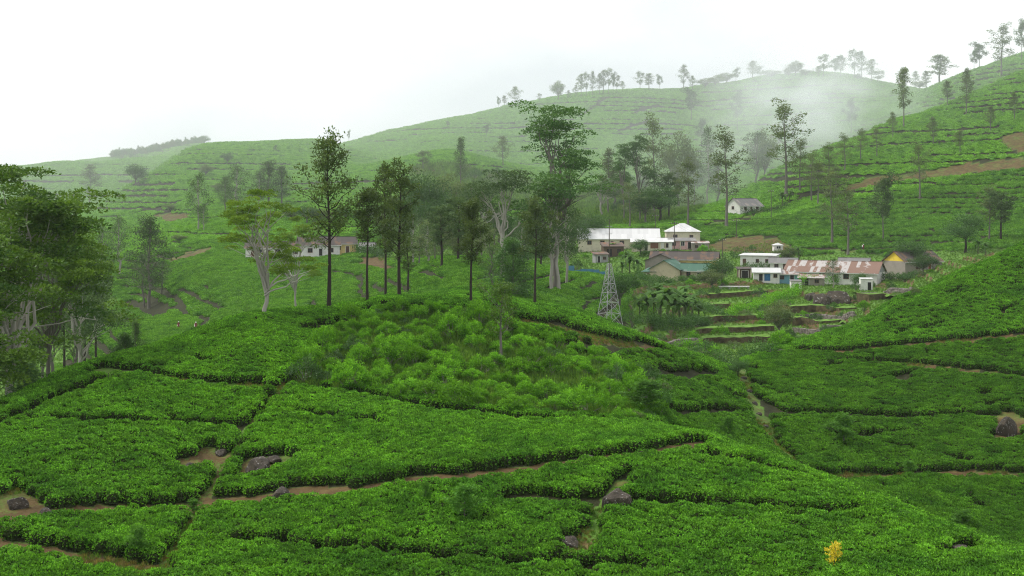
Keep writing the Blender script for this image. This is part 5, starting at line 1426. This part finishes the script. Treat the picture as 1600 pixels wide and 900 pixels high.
# ------------------------------------------------------------------ tea pickers
def person_mesh():
    V = [(0, 0, .95), (0, 0, 1.15), (0, 0, 1.35), (0, .01, 1.48), (0, .03, 1.60), (0, .04, 1.70),
         (.10, 0, .90), (.11, .02, .48), (.11, -.02, .06), (.11, .10, .03), (-.10, 0, .90), (-.11, -.02, .48), (-.11, .0, .06), (-.11, .10, .03),
         (.19, 0, 1.40), (.25, .10, 1.15), (.18, .32, 1.08), (-.19, 0, 1.40), (-.25, .10, 1.15), (-.16, .33, 1.06)]
    E = [(0, 1), (1, 2), (2, 3), (3, 4), (4, 5), (0, 6), (6, 7), (7, 8), (8, 9), (0, 10), (10, 11), (11, 12), (12, 13), (2, 14), (14, 15), (15, 16), (2, 17), (17, 18), (18, 19)]
    Rr = [.15, .14, .16, .06, .10, .09, .10, .08, .05, .04, .10, .08, .05, .04, .07, .05, .035, .07, .05, .035]
    me = bpy.data.meshes.new('body'); me.from_pydata(V, E, [])
    o = bpy.data.objects.new('body_source', me); COL.objects.link(o)
    sk = o.modifiers.new('skin', 'SKIN'); o.modifiers.new('sub', 'SUBSURF').render_levels = 1
    o.modifiers['sub'].levels = 1
    for i, rr in enumerate(Rr): me.skin_vertices[0].data[i].radius = (rr, rr)
    me.skin_vertices[0].data[0].use_root = True
    dg = bpy.context.evaluated_depsgraph_get(); out = bpy.data.meshes.new_from_object(o.evaluated_get(dg))
    bpy.data.objects.remove(o)
    return out
BODY = person_mesh(); 
M['cloth_red'] = plain('cloth_dark_red', (.22, .06, .06), .9); M['cloth_white'] = plain('sack_cloth', (.75, .74, .70), .9, .1)
BODY.materials.clear(); BODY.materials.append(M['cloth_red'])
b = TB(960); b.puff((0, 0, 0), (.1, .1, .1), 3, .1)
sv, sf = dome(.26, .2, .62, 9, 4, 3.0)
SACK = mesh_from('sack', sv, sf, M['cloth_white'], True)
hv, hf = dome(.13, .13, .16, 8, 3, 2.5)
SCARF = mesh_from('headscarf', hv, hf, M['cloth_white'], True)
for px, py, dm, lb in [(279, 517, 190, 'tea picker with white sack bending among the bushes of the left spur'), (306, 518, 190, 'tea picker in white scarf beside the dark track of the left spur'), (966, 180, 600, 'far tea picker with white sack on the upper slope'), (972, 179, 600, 'far tea picker with white sack on the upper slope'), (1349, 391, 280, 'person with white bag on the path at the foot of the right tea slope')]:
    x, y, z = hit(px, py, dm)
    e = empty('person', (x, y, z + .05), random.uniform(2.4, 3.8)); tag(e, lb, 'person', 'tea pickers on the far upper slope' if lb.startswith('far') else None)
    new_obj('body', BODY, e)
    s = new_obj('sack', SACK, e); s.location = (0, -.22, .85)
    s = new_obj('headscarf', SCARF, e); s.location = (0, .02, 1.60)
# ------------------------------------------------------------------ air
def closed_box(name, a, b2):
    V = [(x, y, z) for x in (a[0], b2[0]) for y in (a[1], b2[1]) for z in (a[2], b2[2])]
    Fq = [(0, 1, 3, 2), (4, 6, 7, 5), (0, 4, 5, 1), (2, 3, 7, 6), (0, 2, 6, 4), (1, 5, 7, 3)]
    return mesh_from(name, V, Fq)
def volmat(name, dens, col=(.93, .96, 1.0), aniso=.2):
    m = bpy.data.materials.new(name); m.use_nodes = True; t = m.node_tree
    t.nodes.remove(t.nodes['Principled BSDF'])
    v = t.nodes.new('ShaderNodeVolumePrincipled'); v.inputs['Color'].default_value = (*col, 1)
    v.inputs['Density'].default_value = dens; v.inputs['Anisotropy'].default_value = aniso
    t.links.new(v.outputs[0], t.nodes['Material Output'].inputs['Volume'])
    return m, t, v
hz = new_obj('haze', closed_box('haze', (-1650, -1650, -112), (1650, 1650, 165)))
mh, _, _ = volmat('haze_air', HAZE); hz.data.materials.append(mh)
tag(hz, 'thin even mist in the air over the hills', kind='stuff')

def mist(name, label, px, py, d, rad, dens, noisy=True, seed=0.0):
    import bmesh
    bm = bmesh.new(); bmesh.ops.create_icosphere(bm, subdivisions=4, radius=1)
    me = bpy.data.meshes.new(name); bm.to_mesh(me); bm.free()
    o = new_obj(name, me); o.location = ((px - 800) / F * d, d, top_z(py, d)); o.scale = rad
    m, t, v = volmat(name + '_vapour', dens, (.95, .97, 1.0), .1)
    if noisy:
        c = nd(t, 'ShaderNodeTexCoord'); ln = nd(t, 'ShaderNodeVectorMath', operation='LENGTH'); t.links.new(c.outputs['Object'], ln.inputs[0])
        fall = ramp(t, ln.outputs['Value'], [(.05, (1, 1, 1)), (.55, (.32, .32, .32)), (1.0, (0, 0, 0))])
        mpn = nd(t, 'ShaderNodeMapping'); mpn.inputs['Location'].default_value = (seed, seed, seed); t.links.new(c.outputs['Object'], mpn.inputs[0])
        n = nd(t, 'ShaderNodeTexNoise'); n.inputs['Scale'].default_value = 2.6; n.inputs['Detail'].default_value = 5; t.links.new(mpn.outputs[0], n.inputs['Vector'])
        k = ramp(t, n.outputs['Fac'], [(.40, (0, 0, 0)), (.64, (1, 1, 1))])
        mu = mixrgb(t, 1.0, fall, k, 'MULTIPLY'); mm = nd(t, 'ShaderNodeMath', operation='MULTIPLY'); t.links.new(mu, mm.inputs[0]); mm.inputs[1].default_value = dens
        t.links.new(mm.outputs[0], v.inputs['Density'])
    o.data.materials.append(m); tag(o, label, kind='stuff')
mist('mist_bank', 'pale mist filling the air before the far ridge', 800, 200, 800, (1100, 390, 190), .00080, False)
mist('mist_cloud', 'drifting wisp of low cloud in front of the far ridge', 1262, 172, 600, (66, 75, 40), .05, True, 1.3)
mist('mist_cloud', 'thin veil of mist among the valley trees', 1100, 265, 480, (75, 60, 28), .009, True, 4.1)
